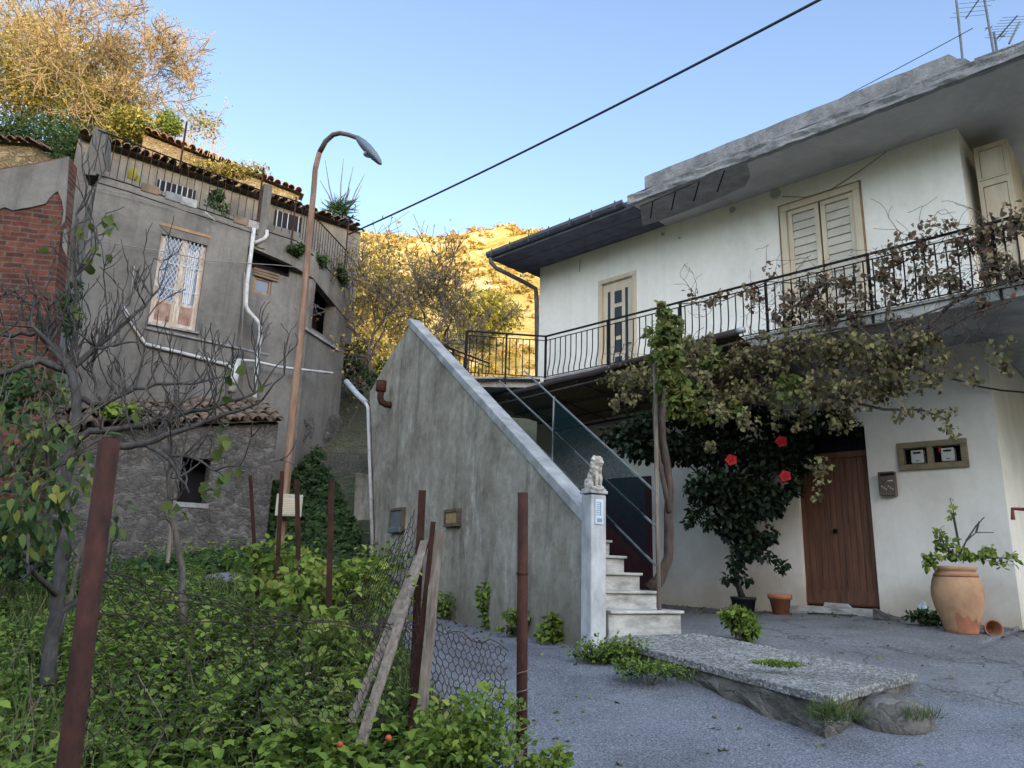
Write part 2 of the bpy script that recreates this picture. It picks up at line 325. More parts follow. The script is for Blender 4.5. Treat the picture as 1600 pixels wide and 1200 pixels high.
# leaf templates: unit long along +y, normal +z ; quads
OVATE = (np.array([(0, 0, 0), (.30, .28, .07), (.24, .68, .05), (0, 1, -.12), (-.24, .68, .05), (-.30, .28, .07), (0, .45, -.01)]), np.array([(0, 1, 2, 6), (6, 2, 3, 4), (0, 6, 4, 5)]))
LOBED = (np.array([(0, 0, 0), (.42, -.05, .05), (.55, .35, -.06), (.30, .50, .04), (.28, .85, -.05), (0, 1.05, -.1), (-.28, .85, -.05), (-.30, .50, .04), (-.55, .35, -.06), (-.42, -.05, .05), (0, .45, .05)]),
         np.array([(0, 1, 2, 10), (10, 2, 3, 4), (10, 4, 5, 6), (10, 6, 7, 8), (0, 10, 8, 9)]))
CURL = (np.array([(0, 0, 0), (.34, .15, .18), (.40, .55, .1), (.1, .95, -.25), (-.22, .75, -.1), (-.42, .3, .22), (0, .42, -.03)]), np.array([(0, 1, 2, 6), (6, 2, 3, 4), (0, 6, 4, 5)]))
BLADE = (np.array([(-.025, 0, 0), (.025, 0, 0), (.02, .55, .06), (-.02, .55, .06), (0.004, 1, -.1), (-.004, 1, -.1)]), np.array([(0, 1, 2, 3), (3, 2, 4, 5)]))
CARD = (np.array([(-.35, 0, 0), (.35, .1, .1), (.2, .9, 0), (-.3, 1, -.1)]), np.array([(0, 1, 2, 3)]))
def leaves(P, D, Nn, size, tpl):
    """P points, D tip directions, Nn rough normals, size lengths -> V, F"""
    P, D, Nn = (np.asarray(a, float) for a in (P, D, Nn)); size = np.asarray(size, float)[:, None, None]
    D = D / (np.linalg.norm(D, axis=1, keepdims=True) + 1e-9); X = np.cross(D, Nn); X /= (np.linalg.norm(X, axis=1, keepdims=True) + 1e-9); Z = np.cross(X, D)
    T, Fq = tpl; V = P[:, None, :] + size * (T[None, :, 0:1] * X[:, None] + T[None, :, 1:2] * D[:, None] + T[None, :, 2:3] * Z[:, None])
    n, k = len(P), len(T); Fc = (Fq[None] + (np.arange(n) * k)[:, None, None]).reshape(-1, 4)
    return V.reshape(-1, 3), Fc, len(Fq)
class LF:
    def __init__(s): s.V = []; s.F = []; s.R = []; s.o = 0
    def put(s, P, D, Nn, size, tpl, face_tone=None):
        if len(P) == 0: return s
        V, Fc, q = leaves(P, D, Nn, size, tpl); s.V.append(V); s.F.append(Fc + s.o); s.o += len(V)
        r = rng.random(len(P)) if face_tone is None else np.asarray(face_tone); s.R.append(np.repeat(np.clip(r, 0, 1), q)); return s
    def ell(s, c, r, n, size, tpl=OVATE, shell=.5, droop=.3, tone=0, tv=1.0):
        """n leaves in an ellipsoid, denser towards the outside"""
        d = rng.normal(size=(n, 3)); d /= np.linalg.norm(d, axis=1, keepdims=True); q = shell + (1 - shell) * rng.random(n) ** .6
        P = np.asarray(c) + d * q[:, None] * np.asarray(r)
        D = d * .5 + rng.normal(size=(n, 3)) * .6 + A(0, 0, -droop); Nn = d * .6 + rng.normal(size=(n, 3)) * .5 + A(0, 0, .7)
        # self-shade put into the leaf tone: darker low and inside, lighter up
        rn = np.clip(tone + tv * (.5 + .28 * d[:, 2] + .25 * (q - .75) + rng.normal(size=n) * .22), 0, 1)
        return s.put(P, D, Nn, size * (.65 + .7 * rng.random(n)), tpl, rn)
    def clumps(s, c, r, n, size, tpl=CURL, per=13, cr=.10, droop=.6, tone=0):
        k = max(2, n // per)
        for _ in range(k):
            d = rng.normal(size=3); d /= np.linalg.norm(d); s.ell(np.asarray(c) + d * np.asarray(r) * rng.random() ** .45 * rng.uniform(.6, 1.25), (cr * rng.uniform(.6, 1.4),) * 3, per, size, tpl, .1, droop, tone + rng.normal() * .16)
        return s
    def build(s, name, mat, parent=None): return arrays_mesh(name, np.concatenate(s.V), np.concatenate(s.F), np.concatenate(s.R), mat, parent)
def branches(mb, p, d, L, r, depth, spread=.6, k=3, up=.1, gnarl=.2, tips=None, seg=4, shrink=.68, kside=5, box=None, minr=.003):
    pts = [np.asarray(p, float)]; d = unit(np.asarray(d, float)); rad = [r]
    for i in range(seg):
        d = unit(d + rng.normal(size=3) * gnarl + A(0, 0, up)); pts.append(pts[-1] + d * L / seg); rad.append(max(minr, r * (1 - .42 * (i + 1) / seg)))
    mb.tube(pts, rad, kside if depth > 1 else 3, depth < 1)
    if tips is not None and depth <= 1:
        for q in pts[1:]: tips.append((q, d))
    if depth <= 0: return
    for j in range(k):
        q = pts[-1] if j == 0 else pts[random.randint(max(1, seg // 2), seg)]
        nd = unit(d + rng.normal(size=3) * spread + A(0, 0, up)); branches(mb, q, nd, L * shrink * (.75 + .5 * random.random()), max(minr, rad[-1] * (.9 if j == 0 else .7)), depth - 1, spread, k, up, gnarl, tips, seg, shrink, kside, box, minr)
def wall(mb, O, u, n, s0, s1, z0, z1, holes=(), depth=.15, reveal=True):
    """flat wall through O along u facing n, with rectangular holes (s0,s1,z0,z1) and their reveals"""
    S = sorted({s0, s1, *[h[0] for h in holes], *[h[1] for h in holes]}); Z = sorted({z0, z1, *[h[2] for h in holes], *[h[3] for h in holes]})
    S = [x for x in S if s0 <= x <= s1]; Z = [x for x in Z if z0 <= x <= z1]
    p = lambda s, z, d=0: A(O[0], O[1], 0) + u * s + UP * z - n * d
    flip = np.dot(np.cross(u, UP), n) < 0
    def q(*v): mb.add(v if not flip else v[::-1], [(0, 1, 2, 3)])
    for i in range(len(S) - 1):
        for j in range(len(Z) - 1):
            cs, cz = (S[i] + S[i + 1]) / 2, (Z[j] + Z[j + 1]) / 2
            if any(h[0] < cs < h[1] and h[2] < cz < h[3] for h in holes): continue
            q(p(S[i], Z[j]), p(S[i + 1], Z[j]), p(S[i + 1], Z[j + 1]), p(S[i], Z[j + 1]))
    if reveal:
        for a, b, c, e in holes:
            q(p(a, c), p(a, e), p(a, e, depth), p(a, c, depth)); q(p(b, c), p(b, c, depth), p(b, e, depth), p(b, e))
            q(p(a, e), p(b, e), p(b, e, depth), p(a, e, depth)); q(p(a, c), p(a, c, depth), p(b, c, depth), p(b, c))
    return mb
def frame(mb, O, u, n, s0, s1, z0, z1, w, t, off):    # rectangular frame (outer bounds), width w, thickness t, front at off
    p = lambda s, z: A(O[0], O[1], 0) + u * s + UP * z + n * (off - t / 2)
    for (a, b, c, e) in ((s0, s1, z1 - w, z1), (s0, s1, z0, z0 + w), (s0, s0 + w, z0 + w, z1 - w), (s1 - w, s1, z0 + w, z1 - w)):
        mb.box(p((a + b) / 2, (c + e) / 2), u * (b - a) / 2, UP * (e - c) / 2, n * t / 2)
    return mb
def panel(mb, O, u, n, s0, s1, z0, z1, t, off):
    return mb.box(A(O[0], O[1], 0) + u * (s0 + s1) / 2 + UP * (z0 + z1) / 2 + n * (off - t / 2), u * (s1 - s0) / 2, UP * (z1 - z0) / 2, n * t / 2)
def tiles(mb, O, u, d, width, length, pitch=.19, row=.30, jit=.02, r=.085):
    """overlapping half-round roof tiles, O = lower-left eave corner, u along eave, d up the slope"""
    nrm = unit(np.cross(u, d)); nrm = nrm if nrm[2] > 0 else -nrm
    for j in range(int(length / row)):
        for i in range(int(width / pitch)):
            o = O + u * (i + .5) * pitch + d * (j * row - .06) + nrm * (.03 + random.random() * jit) + u * random.uniform(-jit, jit) + d * random.uniform(-jit, jit)
            vs = []; K = 6; tl = row + .1
            for e, rr, hh in ((0, r, .018), (tl, r * .85, -.012)):
                for k in range(K + 1):
                    a = pi * k / K; vs.append(o + d * e + u * rr * cos(a) + nrm * (rr * .8 * sin(a) + hh))
            for k in range(K + 1):
                a = pi * k / K; vs.append(o + u * (r - .018) * cos(a) + nrm * ((r - .018) * .8 * sin(a) + .018))
            mb.add(vs, [(k, k + 1, K + 2 + k, K + 1 + k) for k in range(K)] + [(k, k + 1, 2 * K + 3 + k, 2 * K + 2 + k) for k in range(K)])
    # pans between the covers
    mb.grid(lambda a, b: O + u * a * width + d * b * length + nrm * (.012 * abs(cos(pi * a * width / pitch)) - .01), int(width / pitch) * 4, 2)
    return mb
# ------------------------------------------------------------------ terrain
CP = np.array([(0, 0, -1.6), (2, 0, -1.6), (-2, 0, -1.5), (1, 3.9, -1.12), (2.1, 4.9, -1.0), (4, 5, -.93), (6, 6, -.85), (9, 7, -.8), (5, 0, -1.5), (9, 1, -1.3), (0, -6, -2), (6, -6, -1.9), (-7, -6, -1.8),
    (.75, 6.9, -.72), (-.83, 10.0, -.66), (-.35, 8.2, -.72), (0, 5.5, -.95), (-.5, 4.2, -1.1), (-1.3, 2, -1.35), (-3, 3, -1.2), (-1.25, 5.1, -.9), (-2.5, 7, -.62), (-4, 6, -.85), (-6, 5, -.9), (-3, 9.5, -.3),
    (-4.2, 13.4, .02), (-6.5, 12, -.2), (-8.5, 9, -.4), (-2.35, 12.8, -.02), (-1.7, 11.5, -.45), (-3.2, 15, 1.5), (-2.9, 17.5, 2.9), (-2.8, 20, 4.0), (-4.4, 15, 1.2), (-4, 12, -.05), (-2.6, 13.6, .6),
    (4.47, 10.1, -.50), (4.1, 9.7, -.52), (2.48, 12.1, -.53), (5.6, 8.8, -.54), (3.3, 6.3, -.82), (1.9, 8.2, -.62), (7.5, 8.5, -.6), (10, 10, -.4), (.5, 15, .4), (2, 20, 3), (8, 20, 2.5), (-9, 18, 5), (-14, 14, 3), (-16, 20, 8), (-12, 24, 8.5), (0, 26, 5.2), (10, 26, 5), (-22, 26, 10), (-25, 10, 1), (22, 10, 1), (25, 22, 4)], float)
def _tps(c):
    n = len(c); d = np.linalg.norm(c[:, None, :2] - c[None, :, :2], axis=2); K = d ** 2 * np.log(d + 1e-9)
    Pm = np.c_[np.ones(n), c[:, :2]]; L = np.zeros((n + 3, n + 3)); L[:n, :n] = K + np.eye(n) * .02; L[:n, n:] = Pm; L[n:, :n] = Pm.T
    return np.linalg.solve(L, np.r_[c[:, 2], 0, 0, 0])
_W = _tps(CP)
def tps(x, y):
    x = np.asarray(x, float); y = np.asarray(y, float); d = np.sqrt((x[..., None] - CP[:, 0]) ** 2 + (y[..., None] - CP[:, 1]) ** 2)
    return (d ** 2 * np.log(d + 1e-9)) @ _W[:-3] + _W[-3] + _W[-2] * x + _W[-1] * y
def wob(x, y, s, seed=0):
    return (np.sin(x * s + seed) * np.cos(y * s * 1.13 + seed * 2.1) + .5 * np.sin(x * s * 2.3 + y * s * 1.7 + seed * 3) + .3 * np.cos(y * s * 4.1 - x * s * 3.3 + seed)) / 1.5
def sstep(t): t = np.clip(t, 0, 1); return t * t * (3 - 2 * t)
def hill(x, y):
    z = np.where(y < 40, 5 + (y - 26) * .38, 10.3 + (np.minimum(y, 92) - 40) * .645) - np.maximum(0, y - 92) * .05
    z = z + 7 * np.exp(-((x + 24) / 12) ** 2 - ((y - 30) / 14) ** 2) - np.maximum(0, x - 8) * .10 - np.maximum(0, np.abs(x + 10) - 45) * .12
    return z + wob(x, y, .16, 1) * np.clip((y - 28) * .04, 0, 1.3) + wob(x, y, .55, 4) * np.clip((y - 28) * .02, 0, .45)
def ridge(x, y):  # height of the added ridge that shades the village
    return -2 + 25.5 * sstep((-12 - y) / 48) + wob(x, y, .1, 2) * 1.2 * np.clip((-12 - y) / 20, 0, 1)
def H(x, y):
    x = np.asarray(x, float); y = np.asarray(y, float)
    t = tps(np.clip(x, -26, 26), np.clip(y, -8, 28)); t = t + sstep((y - 22) / 8) * (hill(x, y) - t); return t + sstep((-6 - y) / 8) * (ridge(x, y) - t)
def Hs(x, y): return float(H(A(x), A(y))[0])
def sheet(name, xs, ys, mat, zoff=0):
    X, Y = np.meshgrid(xs, ys); Z = H(X, Y) + zoff; nx, ny = len(xs), len(ys)
    i = np.arange(nx * ny).reshape(ny, nx); Fc = np.stack([i[:-1, :-1], i[:-1, 1:], i[1:, 1:], i[1:, :-1]], -1).reshape(-1, 4)
    o = arrays_mesh(name, np.stack([X, Y, Z], -1), Fc, rng.random(len(Fc)), mat); o.data.shade_smooth(); return o
def lin(a, b, st): return np.linspace(a, b, max(2, int(round((b - a) / st)) + 1))
XS = np.unique(np.r_[lin(-400, -60, 20), lin(-60, -14, 2), lin(-14, 12, .3), lin(12, 60, 2), lin(60, 400, 20)])
def hillmat():
    k = NT('dry_hillside'); f = k.noise(.22, 8, .7, None, .6); g = k.noise(1.3, 7, .7)
    c = k.ramp(f, [(.28, (.20, .17, .05)), (.42, (.46, .35, .11)), (.54, (.62, .47, .19)), (.64, (.80, .68, .46))])
    c = k.mix(.75, c, k.ramp(g, [(.3, (.45, .42, .28)), (.6, (1, 1, 1))]), 'MULTIPLY')
    return k.pr(c, .95, 0, k.bump(k.math('ADD', g, k.noise(5, 5, .7)), .9, .5), .05)
MT['hill'] = hillmat()
struct(sheet('ground', XS, np.unique(np.r_[lin(-10, 0, 1), lin(0, 20, .3), lin(20, 30, .6)]), 'soil'), 'dark soil of the garden and the sloping ground under the houses', 'ground')
struct(sheet('hills', XS, np.unique(np.r_[lin(30, 110, 1.0), lin(110, 420, 15)]), 'hill'), 'sunlit dry golden hillside rising behind the houses', 'hill')
struct(sheet('hills', XS, np.unique(np.r_[lin(-400, -80, 20), lin(-80, -10, 2)]), 'hill'), 'unseen ridge added behind the camera to shade the village', 'hill')  # out of view behind the camera, added to block the low sun
# road: a strip from the fence line across to the right
def rl(y): return float(np.interp(y, [-8, 0, 2, 4.2, 6.5, 9, 10.5, 12.6], [.7, .5, .35, -.05, -.75, -1.5, -1.85, -2.6]))
def rr(y): return float(np.interp(y, [-8, 8, 10, 12.6], [14, 12, 3, -2.0]))
ys = lin(-8, 12.6, .15); V = []; NU = 60
for y in ys:
    for i in range(NU + 1):
        x = rl(y) + (rr(y) - rl(y)) * (i / NU) ** 1.5; V.append((x, y, 0))
V = np.array(V); V[:, 2] = H(V[:, 0], V[:, 1]) + .012
ii = np.arange(len(V)).reshape(len(ys), NU + 1); Fc = np.stack([ii[:-1, :-1], ii[:-1, 1:], ii[1:, 1:], ii[1:, :-1]], -1).reshape(-1, 4)
o = arrays_mesh('road', V, Fc, np.zeros(len(Fc)), 'asphalt'); o.data.shade_smooth(); struct(o, 'grey asphalt lane climbing between the wire fence and the stair wall', 'road')
# ------------------------------------------------------------------ WHITE HOUSE
HP = A(4.473, 10.165, 0); HU = unit(A(-.715, .699, 0)); HN = unit(A(-.699, -.715, 0))
def fp(s, off=0, z=0): return HP + HU * s + HN * off + UP * z
def fpx(px, py, off=0): return onp(px, py, HP + HN * off, HN)
BR = A(*HU), A(*HN)
white = thing('white_house', 'two-storey white plastered house with flat concrete roof and long iron balcony', 'house', fp(1.8, -4, -.5))
holes = [(-.475, .50, -.38, 2.02), (3.23, 4.02, 3.05, 5.25), (-.66, .455, 3.05, 5.575), (-1.60, -.915, 1.44, 1.67)]
mb = MB(); wall(mb, fp(0), HU, HN, -2.0, 5.55, -1.3, 5.97, holes, .16)
for a, b in ((fp(-2.0), fp(-2.0, -9)), (fp(-2.0, -9), fp(5.55, -9)), (fp(5.55, -9), fp(5.55))):
    mb.add([a + UP * -1.3, b + UP * -1.3, b + UP * 5.97, a + UP * 5.97], [(0, 3, 2, 1)])
mb.build('wall', 'plaster', white)
# ground floor door
d = MB()
for i in range(12):
    a = -.472 + i * .0808; panel(d, fp(0), HU, HN, a + .002, a + .0786, -.36, 1.62, .04, -.07 - .004 * (i % 2))
door = d.build('door', 'doorwood', white, False, .004)
panel(MB(), fp(0), HU, HN, -.474, .499, 1.62, 1.70, .06, -.05).build('door_rail', 'doorwood', door)
panel(MB(), fp(0), HU, HN, -.46, .485, -.34, -.16, .02, -.055).build('kick_board', 'doorwood', door)
m = MB(); m.lathe(A(0, 0, 0), [(.012, 0), (.03, .01), (.032, .03), (.012, .05)], 12)
h0 = fp(.03, -.06, .62); m.v = [tuple(h0 + HN * v[2] + HU * v[0] + UP * v[1]) for v in m.v]; m.build('door_knob', 'iron', door, True)
panel(MB(), fp(0), HU, HN, -.474, .499, 1.70, 2.02, .02, -.13).build('transom_window', 'dark', white)
g = MB()
for i in range(14): s_ = -.44 + i * .069; g.seg(fp(s_, -.07, 1.70), fp(s_, -.07, 2.02), .012, .012, HN)
g.seg(fp(-.472, -.07, 1.86), fp(.497, -.07, 1.86), .02, .008); g.build('transom_grille', 'iron', white)
m = MB(); m.box(fp(.02, .09, -.44), HU * .64, HN * .11, UP * .055); m.build('doorstep', 'marble', white, False, .01)
# balcony door
d = panel(MB(), fp(0), HU, HN, 3.27, 3.98, 3.05, 5.22, .05, -.03).build('balcony_door', 'cream', white)
frame(MB(), fp(0), HU, HN, 3.20, 4.05, 2.95, 5.29, .085, .10, .025).build('door_frame', 'cream', d, False, .01)
for i in range(6): panel(MB(), fp(0), HU, HN, 3.545, 3.70, 3.2 + i * .315, 3.2 + i * .315 + .235, .02, -.02).build('glass_panel', 'blackglass', d)
for a in (3.41, 3.80): panel(MB(), fp(0), HU, HN, a, a + .055, 3.12, 5.03, .012, -.022).build('glass_strip', 'blackglass', d)
g = MB(); g.tube([fp(3.35, -.05, 3.95), fp(3.35, .0, 3.95), fp(3.42, .0, 3.95)], .012); g.build('handle', 'iron', d)
# shuttered balcony window
w_ = frame(MB(), fp(0), HU, HN, -.70, .495, 2.95, 5.61, .10, .12, .03).build('shuttered_window', 'cream', white, False, .008)
frame(MB(), fp(0), HU, HN, -.725, .52, 2.93, 5.635, .025, .08, .02).build('frame_edge', 'edgebrown', w_)
for a, b in ((-.595, -.115), (-.09, .39)):
    lf = frame(MB(), fp(0), HU, HN, a, b, 3.06, 5.505, .07, .045, -.01).build('shutter', 'cream', w_, False, .004)
    m = MB(); nz = 17
    for i in range(nz):
        z = 3.14 + i * (2.29 / nz); m.box(fp((a + b) / 2, -.035, z + .066), HU * ((b - a) / 2 - .072), UP * .0655 + HN * -.010, HN * .006 + UP * .002)
    m.build('louvre_slats', 'slat', lf)
    panel(MB(), fp(0), HU, HN, a + .07, b - .07, 3.13, 5.435, .01, -.09).build('backing', 'dark', lf)
# meter window
mw = frame(MB(), fp(0), HU, HN, -1.67, -.865, 1.375, 1.735, .075, .07, .035).build('meter_window', 'meterframe', white, False, .006)
panel(MB(), fp(0), HU, HN, -1.285, -1.215, 1.45, 1.66, .05, .025).build('mullion', 'meterframe', mw)
panel(MB(), fp(0), HU, HN, -1.60, -.915, 1.44, 1.67, .01, -.14).build('backing', 'dark', mw)
for s_ in (-1.09, -1.44):
    q = MB().box(fp(s_, -.06, 1.55), HU * .075, UP * .085, HN * .05).build('meter', 'meterbody', mw, False, .01)
    panel(MB(), fp(0), HU, HN, s_ - .045, s_ + .045, 1.585, 1.61, .01, -.005).build('dial', 'blackglass', q)
    panel(MB(), fp(0), HU, HN, s_ - .02, s_ + .02, 1.49, 1.503, .01, -.005).build('screw_cover', 'greyfuse', q)
panel(MB(), fp(0), HU, HN, -1.375, -1.345, 1.585, 1.66, .02, -.01).build('red_tag', 'red', mw)
# junction boxes, conduit, number tile
for px, py, r in ((1212, 303, .085), (1145, 328, .05), (1036, 366, .03), (1062, 372, .02)):
    c = fpx(px, py); m = MB(); m.lathe(A(0, 0, 0), [(r, 0), (r, .02), (r * .8, .03), (r * .75, .022), (.005, .024)], 18)
    m.v = [tuple(c + HN * v[2] + HU * v[0] + UP * v[1]) for v in m.v]; m.build('junction_box', 'soffit', white, True)
MB().tube([fpx(1222, 307, .012), fpx(1260, 308, .012), fpx(1300, 295, .012), fpx(1345, 266, .012), fpx(1385, 237, .012)], .006, 4).build('wall_wire', 'paleline', white)
MB().tube([fpx(907, 404, .012), fpx(905, 425, .012)], .006, 4).build('wall_wire', 'paleline', white)
t_ = panel(MB(), fp(0), HU, HN, .75, .87, .93, 1.04, .02, .02).build('doorbell', 'boxframe', white, False, .004)
panel(MB(), fp(0), HU, HN, .79, .812, .97, 1.0, .006, .0255).build('bell_button', 'meterbody', t_)
# roof
def slab(mb, pts, z0, z1): return mb.prism([A(p[0], p[1], z0) for p in pts], UP * (z1 - z0))
def ragged(a, b, n, j, nrm):
    return [a + (b - a) * i / n + nrm * random.uniform(-j, j) + UP * random.uniform(-j, j) * .3 for i in range(n + 1)]
roof = slab(MB(), [fp(-7, 1.05), fp(2.55, 1.05), fp(2.55, -9.3), fp(-7, -9.3)], 5.95, 6.09).build('roof_slab', 'soffit', white)
m = MB(); n_ = 90
def edge(i, zz):
    s_ = -7 + (9.6) * i / n_; return fp(s_, 1.12 + wob(s_, zz * 9, 5, 3) * .018, zz + wob(s_, zz, 7, 1) * .014)
m.grid(lambda a, b: edge(a * n_, [5.935, 5.99, 6.05, 6.10][int(round(b * 3))]), n_, 3)
m.grid(lambda a, b: fp(-7 + 9.6 * a, 1.12 - .09 * b, 5.935 + wob(-7 + 9.6 * a, 0, 7, 1) * .014), n_, 1)
m.grid(lambda a, b: fp(-7 + 9.6 * a, 1.12 - .09 * b, 6.10), n_, 1)
m.build('roof_edge', 'oldconc', roof)
m = MB(); pts = [fp(2.29, 1.06, 6.10)] + [fp(2.29 - 4.5 * i / 30, 1.06, 6.37 + wob(i, 0, .9, 2) * .012) for i in range(31)] + [fp(-2.30, 1.06, 6.26), fp(-2.38, 1.06, 6.22), fp(-2.46, 1.06, 6.10)]
m.prism(pts, -HN * .16); m.build('parapet', 'oldconc', roof)
m = MB(); pts = [fp(-2.47, 1.08, 6.1)] + [fp(-2.47 - 4.4 * i / 20, 1.08, 6.15 + wob(i, 2, .9, 2) * .02) for i in range(21)] + [fp(-6.9, 1.08, 6.1)]
m.prism(pts, -HN * .14); m.build('roof_kerb', 'oldconc', roof)
pp = [atz(px, py, 5.944) for px, py in ((1000, 322), (1080, 288), (1150, 255), (1166, 249), (1172, 274), (1164, 291), (1140, 301), (1098, 319), (1050, 337), (1004, 353))]
m = MB(); m.prism(pp, UP * -.012)
q = m.build('exposed_bricks', 'pignatta', roof)
m = MB()
for k in range(4):
    a, b = pp[0] + (pp[3] - pp[0]) * (k + .6) / 4.4, pp[9] + (pp[5] - pp[9]) * (k + .35) / 4.6; m.seg(a * .97 + b * .03 - UP * .012, a * .25 + b * .75 - UP * .012, .022, .008)
m.build('brick_joint', 'dark', q)
# left eave with boards and gutter
ev = slab(MB(), [fp(2.56, .93), fp(6.05, .93), fp(6.05, -9.3), fp(2.56, -9.3)], 6.06, 6.12).build('eave', 'eave', roof)
m = MB()
for i in range(5): panel(m, fp(0, .04 + i * .185), HU, HN, 2.57, 6.0, 5.955 + .004 * (i % 2), 6.055, .18, .175)
m.build('eave_boards', 'eave', ev, False, .006)
m = MB(); K = 8
for s0, s1 in ((2.75, 6.08),):
    for e in (0, 1):
        pass
    vs = [fp(s_, .985 + .06 * cos(pi * k / K), 6.03 - .075 * sin(pi * k / K) + .05) for s_ in (s0, s1) for k in range(K + 1)]
    m.add(vs, [(k, k + 1, K + 2 + k, K + 1 + k) for k in range(K)] + [tuple(range(K + 1)), tuple(range(K + 1, 2 * K + 2))])
    m.box(fp((s0 + s1) / 2, 1.045, 6.085), HU * (s1 - s0) / 2, HN * .008, UP * .03)
gt = m.build('gutter', 'gutter', white)
for i in range(7): s_ = 2.9 + i * .5; MB().seg(fp(s_, 1.06, 5.99), fp(s_, 1.06, 6.14), .025, .012, HN).build('gutter_bracket', 'gutter', gt)
MB().tube([fp(6.0, .985, 6.0), fp(6.0, .97, 5.9), fp(5.95, .86, 5.8), fp(5.72, .28, 5.62), fp(5.61, .05, 5.52), fp(5.60, .03, 5.3), fp(5.6, -.06, 3.2)], .045, 10).build('downpipe', 'gutter', gt, True)
# balcony
BZ0, BZ1, BO = 2.93, 3.05, 1.5
bal = slab(MB(), [fp(4.02, BO), fp(-7, BO), fp(-7, -6), fp(-2.01, -6), fp(-2.01, .002), fp(5.55, .002), fp(5.55, 1.2)], BZ0, BZ1).build('balcony', 'balc', white, False, .01)
panel(MB(), fp(0), HU, HN, -7, 4.02, BZ1 + .002, BZ1 + .035, .3, BO + .03).build('marble_edge', 'marble', bal)
zt = [fpx(845, 526, BO)[2], fpx(1240, 428.5, BO)[2], fpx(1600, 336, BO)[2]]; zb = [fpx(845, 591, BO)[2], fpx(1144, 528.6, BO)[2], fpx(1600, 441.5, BO)[2]]
print('RAIL', zt, zb, [(fpx(x, y, BO) - HP).dot(HU) for x, y in ((845, 526), (1240, 428), (1600, 336))])
RT = float(np.mean(zt)); RB = float(np.mean(zb))
rail = MB().seg(fp(4.02, BO, RT), fp(-6.5, BO, RT), .035, .022).build('balcony_railing', 'iron', white)
MB().seg(fp(4.02, BO, RT - .075), fp(-6.5, BO, RT - .075), .016, .012).build('upper_bar', 'iron', rail)
MB().seg(fp(4.02, BO + .045, RB), fp(-6.5, BO + .045, RB), .016, .012).build('lower_bar', 'iron', rail)
def baluster(p, n, zb, zt, r=.0092):
    h = zt - zb; prof = [(0, 1), (0, .55), (.005, .42), (.022, .28), (.045, .16), (.055, .07), (.045, 0)]
    return MB().tube([p + n * o + UP * (zb + h * q) for o, q in prof], r, 5)
b0 = baluster(fp(3.92, BO), HN, RB, RT - .075).build('baluster', 'iron', rail, True)
for i in range(1, 84):
    c = b0.copy(); c.location = b0.location + Vector(HU * (-.112 * i)); COL.objects.link(c); c.parent = rail
for i, s_ in enumerate((4.02, 2.72, 1.42, .12, -1.18, -2.48, -3.78, -5.0)):
    MB().seg(fp(s_, BO, BZ1 - .12), fp(s_, BO, RT), .03, .03, HN).build('post', 'iron', rail)
# things on and by the house
cab = thing('storage_cabinet', 'tall cream storage cabinet with panelled doors at the balcony corner under the roof', 'cabinet', fp(-2.5, -.4, BZ1))
c0 = fpx(1520, 232, -.25); sC = (c0 - HP).dot(HU); zC = c0[2]; sD = (fpx(1572, 215, -.25) - HP).dot(HU)
print('CAB', sC, sD, zC)
MB().box(fp((sC + sD) / 2, -.65, (BZ1 + zC) / 2), HU * abs(sC - sD) / 2, HN * .4, UP * (zC - BZ1) / 2).build('carcass', 'cream', cab, False, .01)
hh = zC - BZ1; lo, hi = min(sC, sD), max(sC, sD)
for a, b in ((.0, .78), (.80, .98)):
    f_ = frame(MB(), fp(0, -.25), HU, HN, lo + .03, hi - .03, BZ1 + hh * a + .02, BZ1 + hh * b, .025, .016, .016).build('door_panel', 'cream', cab)
    frame(MB(), fp(0, -.25), HU, HN, lo + .055, hi - .055, BZ1 + hh * a + .045, BZ1 + hh * b - .025, .008, .006, .006).build('panel_line', 'edgebrown', f_)
mbx = thing('mailbox', 'small bronze metal letterbox on the wall right of the brown door', 'mailbox', fpx(1387, 770))
c = fpx(1387, 756, .05); MB().box(c, HU * .10, UP * .155, HN * .048).build('body', 'mailbox', mbx, False, .008)
MB().box(fpx(1386, 741, .1), HU * .085, UP * .014, HN * .012).build('slot_flap', 'iron', mbx)
MB().box(fpx(1391, 751, .1), HU * .032, UP * .008, HN * .004).build('name_plate', 'meterbody', mbx)
m = MB()
for i in range(6): m.box(fpx(1378 + 3.4 * i, 760 + (i % 3) * 2.2, .1), HU * .008, UP * .012, HN * .004)
m.build('embossed_emblem', 'statue', mbx)
br = thing('wall_bracket', 'dark red metal bracket fixed to the white wall at the right edge', 'bracket', at(1585, 800, 8.2))
MB().tube([at(1583, 812, 8.1), at(1582, 795, 8.1), at(1605, 796, 8.0), at(1640, 800, 7.9)], .022, 6).build('bar', 'redpaint', br)
tag(MB().tube([fpx(1486, 592, .25), fpx(1497, 594, .2), fpx(1530, 604, .12), fpx(1565, 610, .06), fpx(1600, 613, .2), fpx(1660, 618, .5)], .012, 6).build('wall_cable', 'cable'), 'black cable running from the vine across the white wall under the balcony', 'cable')
